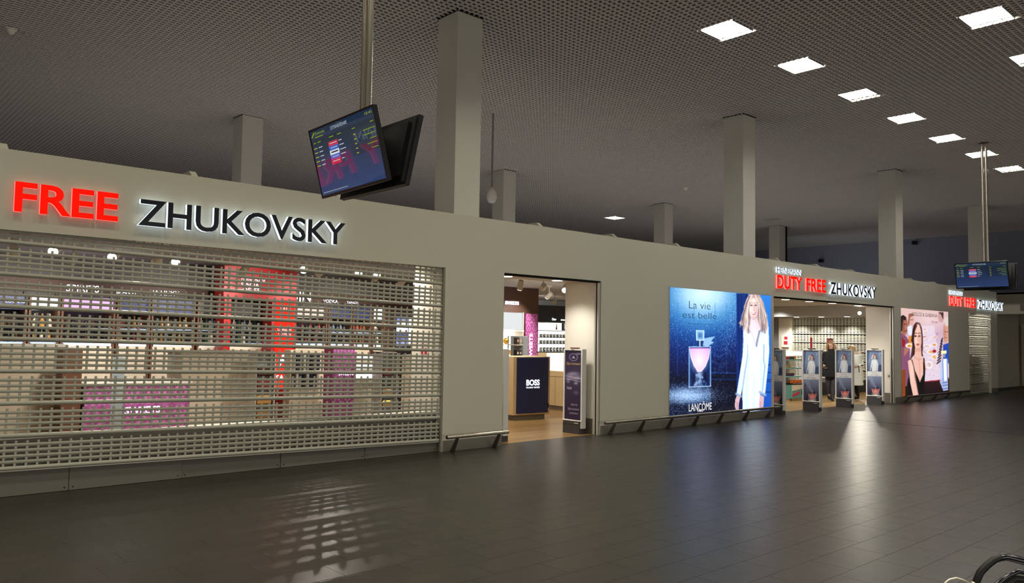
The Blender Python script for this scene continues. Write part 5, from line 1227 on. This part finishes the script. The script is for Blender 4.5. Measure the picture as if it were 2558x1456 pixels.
part('hair', MB().loft([ring(*q) for q in ((-.02, .035, 1.30, .10, .055), (-.02, .03, 1.36, .118, .075), (-.02, .02, 1.44, .108, .085), (-.02, .012, 1.50, .100, .088), (-.02, .0, 1.545, .085, .08), (-.02, -.005, 1.578, .05, .05), (-.02, -.005, 1.585, .01, .01))]).tube([(-.105, -.05, 1.52), (-.125, -.055, 1.42), (-.11, -.05, 1.31)], [.025, .035, .02], 8).tube([(.06, -.06, 1.53), (.09, -.06, 1.42), (.085, -.05, 1.31)], [.025, .035, .02], 8), mat('fair_hair', '8a6a48', 0.5, noise=0.3, scale=20, stretch=(8, 8, 1)), w1)
ph = tag(part('phone', MB().bev(-.035, .035, -.004, .004, -.065, .065, .003), M_BLACK, None), 'small dark phone held in the hand of the woman in black', 'phone')
lx, ly = Vector((.44, -.898, 0)), Vector((.898, .44, 0))
ph.location = Vector((20.82, 10.16, .885)) + lx * -.155 + ly * -.215; ph.rotation_euler = (R(60), 0, VR)
bg = thing('handbag', 'black shoulder bag hanging at the side of the woman in black', 'bag', tuple(Vector((20.82, 10.16, 0)) + lx * -.36 + ly * .06), VR)
part('bag_body', MB().loft([ring(0, 0, z, rx, ry, 14) for z, rx, ry in ((.68, .09, .05), (.70, .11, .065), (.85, .10, .055), (.93, .08, .035), (.94, .07, .02))]), M_BLACK, bg)
part('strap', MB().tube([(-.05, 0, .93), (-.01, -.02, 1.1), (.07, -.02, 1.28), (.16, 0, 1.36)], .012, 6), M_BLACK, bg)
# second woman, white quilted coat, mostly behind a gate
J2 = dict(pelvis=(0, 0, .78, .12, .10), waist=(0, 0, .95, .11, .085), chest=(-.01, 0, 1.13, .13, .09), neck=(-.03, 0, 1.27, .045), jaw=(-.06, -.01, 1.325, .052), head=(-.06, 0, 1.395, .078, .088), crown=(-.05, .01, 1.45, .055),
          lsho=(-.12, -.09, 1.21, .05), lelb=(-.22, -.12, .99, .038), lwrist=(-.34, -.1, .95, .024), rsho=(.10, .09, 1.21, .05), relb=(.19, .02, .98, .038), rwrist=(.10, -.17, .92, .024),
          lhip=(-.04, -.07, .74, .085), lknee=(-.06, -.06, .42, .055), lank=(-.02, -.05, .08, .036), ltoe=(-.14, -.07, .032, .032), rhip=(.04, .07, .74, .085), rknee=(.05, .07, .42, .055), rank=(.10, .07, .08, .036), rtoe=(-.02, .05, .032, .032))
w2 = figure((21.72, 9.98, 0), VR, 'woman in a long white quilted coat with fur hood, partly hidden by a gate', J2, dict(l=((-1, 0, -.2), (0, 0, 1), (0, 1, 0)), r=((-.8, -.5, -.2), (0, 0, 1), (.3, 1, 0))), -1.4)
M_WCOAT = mat('white_coat', 'f2f3ee', 0.7, noise=0.06, scale=20, bump=0.3, bscale=14)
rg = []
for k in range(9):
    z = .40 + .098 * k; q = .225 - .004 * k if k < 6 else .2
    rg += [ring(.02, 0, z, q * .96, .19), ring(.02, 0, z + .05, q * 1.05, .205)]
rg += [ring(0, 0, 1.27, .13, .12), ring(-.02, 0, 1.31, .08, .08)]
part('coat', MB().loft(rg), M_WCOAT, w2)
for s_ in 'lr': part('sleeve', MB().tube([J2[s_ + 'sho'][:3], (Vector(J2[s_ + 'sho'][:3]) + Vector(J2[s_ + 'elb'][:3])) / 2, J2[s_ + 'elb'][:3], (Vector(J2[s_ + 'elb'][:3]) + Vector(J2[s_ + 'wrist'][:3])) / 2, J2[s_ + 'wrist'][:3]], [.085, .082, .075, .066, .05], 12), M_WCOAT, w2)
for s_ in 'lr':
    part('trouser_leg', MB().tube([J2[s_ + 'hip'][:3], J2[s_ + 'knee'][:3], Vector(J2[s_ + 'ank'][:3]) + Vector((0, 0, .05))], [.09, .062, .045], 12), M_BLACKM, w2)
    a, b = Vector(J2[s_ + 'ank'][:3]), Vector(J2[s_ + 'toe'][:3])
    part('boot', MB().tube([a + Vector((0, 0, .16)), a + Vector((0, 0, .03)), a + Vector((0, 0, -.02)), a.lerp(b, .6), b], [.05, .048, .048, .042, .026], 12), mat('boot_black', '0e0e10', 0.35), w2)
fur = MB()
for k in range(26):
    a = 2 * math.pi * k / 26; fur.ell((.0 + .135 * math.cos(a) + .02, .125 * math.sin(a), 1.245 + .03 * math.sin(a * 3) + .015 * math.cos(a)), (.05, .05, .042), 7, 5)
part('fur_hood', fur, mat('fur', 'b9aa98', 0.95, noise=0.4, scale=60, bump=0.6, bscale=120), w2)
part('belt', MB().loft([ring(.02, 0, .93, .222, .2), ring(.02, 0, .96, .222, .2)], cap=False).tube([(.12, -.21, .94), (.13, -.22, .82), (.14, -.2, .76)], .012, 6), M_BLACK, w2)
part('hair', MB().loft([ring(*q) for q in ((.0, .0, 1.30, .08, .09), (-.03, .0, 1.37, .095, .105), (-.035, 0, 1.43, .095, .098), (-.04, 0, 1.475, .06, .065), (-.04, 0, 1.485, .01, .01))]), mat('blond_hair', 'a98a60', 0.5, noise=0.3, scale=20, stretch=(8, 8, 1)), w2)

# ================================================================== LUGGAGE TROLLEY at the lower right
o0 = Vector((0, 0, 1.6)) + (fw + rt * ((2503 - 1279) / 1988.6) - up * ((1385 - 728) / 1988.6)) * 2.3
rx_ = Vector((0.741, -0.671, 0)).normalized()
tr = thing('luggage_trolley', 'luggage trolley with bent black and chrome handle in the lower right corner', 'trolley', (o0.x, o0.y, 0), math.atan2(rx_.y, rx_.x))
hz = o0.z
RUB = mat('rubber_grip', '08080a', 0.4, noise=0.1); 
part('left_upright', MB().tube([(-.085, .02, .14), (-.085, .01, hz - .25), (-.083, 0, hz - .12)], .012, 10), M_CHROME, tr)
part('handle_grip', MB().tube([(-.083, 0, hz - .13), (-.079, 0, hz - .085), (-.064, 0, hz - .052), (-.045, 0, hz - .032), (-.022, 0, hz - .014), (-.003, 0, hz - .008)], .0105, 12), RUB, tr)
part('handle_bar', MB().tube([(-.004, 0, hz - .008), (.012, 0, hz - .006), (.064, 0, hz - .018), (.16, 0, hz - .04), (.30, 0, hz - .06), (.42, 0, hz - .05)], .011, 12), mat('dark_chrome', '55545c', 0.15, metal=1.0), tr)
part('collar', MB().tube([(-.088, 0, hz - .095), (-.078, 0, hz - .085)], .0125, 10), M_CHROME, tr)
part('brake_lever', MB().tube([(-.03, .03, hz - .13), (.0, .03, hz - .095), (.035, .03, hz - .068), (.066, .03, hz - .054), (.2, .03, hz - .08), (.38, .03, hz - .09)], .0075, 10), mat('dark_chrome', '55545c', 0.15, metal=1.0), tr)
part('wire_loop', MB().tube([(-.18, .01, hz - .12), (-.165, .01, hz - .09), (-.148, .01, hz - .076), (-.128, .01, hz - .071), (-.105, .01, hz - .077), (-.084, .01, hz - .088)], .0028, 8), M_CHROME, tr)
part('lever_grip', MB().tube([(.03, .04, hz - .10), (.06, .04, hz - .078), (.12, .04, hz - .085)], .013, 10), RUB, tr)
part('right_upright', MB().tube([(.42, 0, hz - .05), (.46, 0, hz - .1), (.47, .01, hz - .25), (.47, .02, .14)], .012, 10), M_CHROME, tr)
bk = MB()
for k in range(7): bk.tube([(-.08 + .09 * k, .03, hz - .2), (-.08 + .09 * k, .03, hz - .42)], .004, 6)
bk.tube([(-.085, .03, hz - .2), (.47, .03, hz - .2)], .006, 6).tube([(-.085, .03, hz - .42), (.47, .03, hz - .42)], .006, 6)
tag(part('wire_basket', bk, M_CHROME, tr), None, None, kind='stuff')
part('platform', MB().bev(-.09, .48, -.75, .05, .12, .15, .006), M_ALU, tr)
for x_, y_ in ((-.05, 0.02), (.44, 0.02), (.19, -.7)): part('wheel', MB().tube([(x_ - .015, y_, .06), (x_ + .015, y_, .06)], .06, 16), M_BLACK, tr)
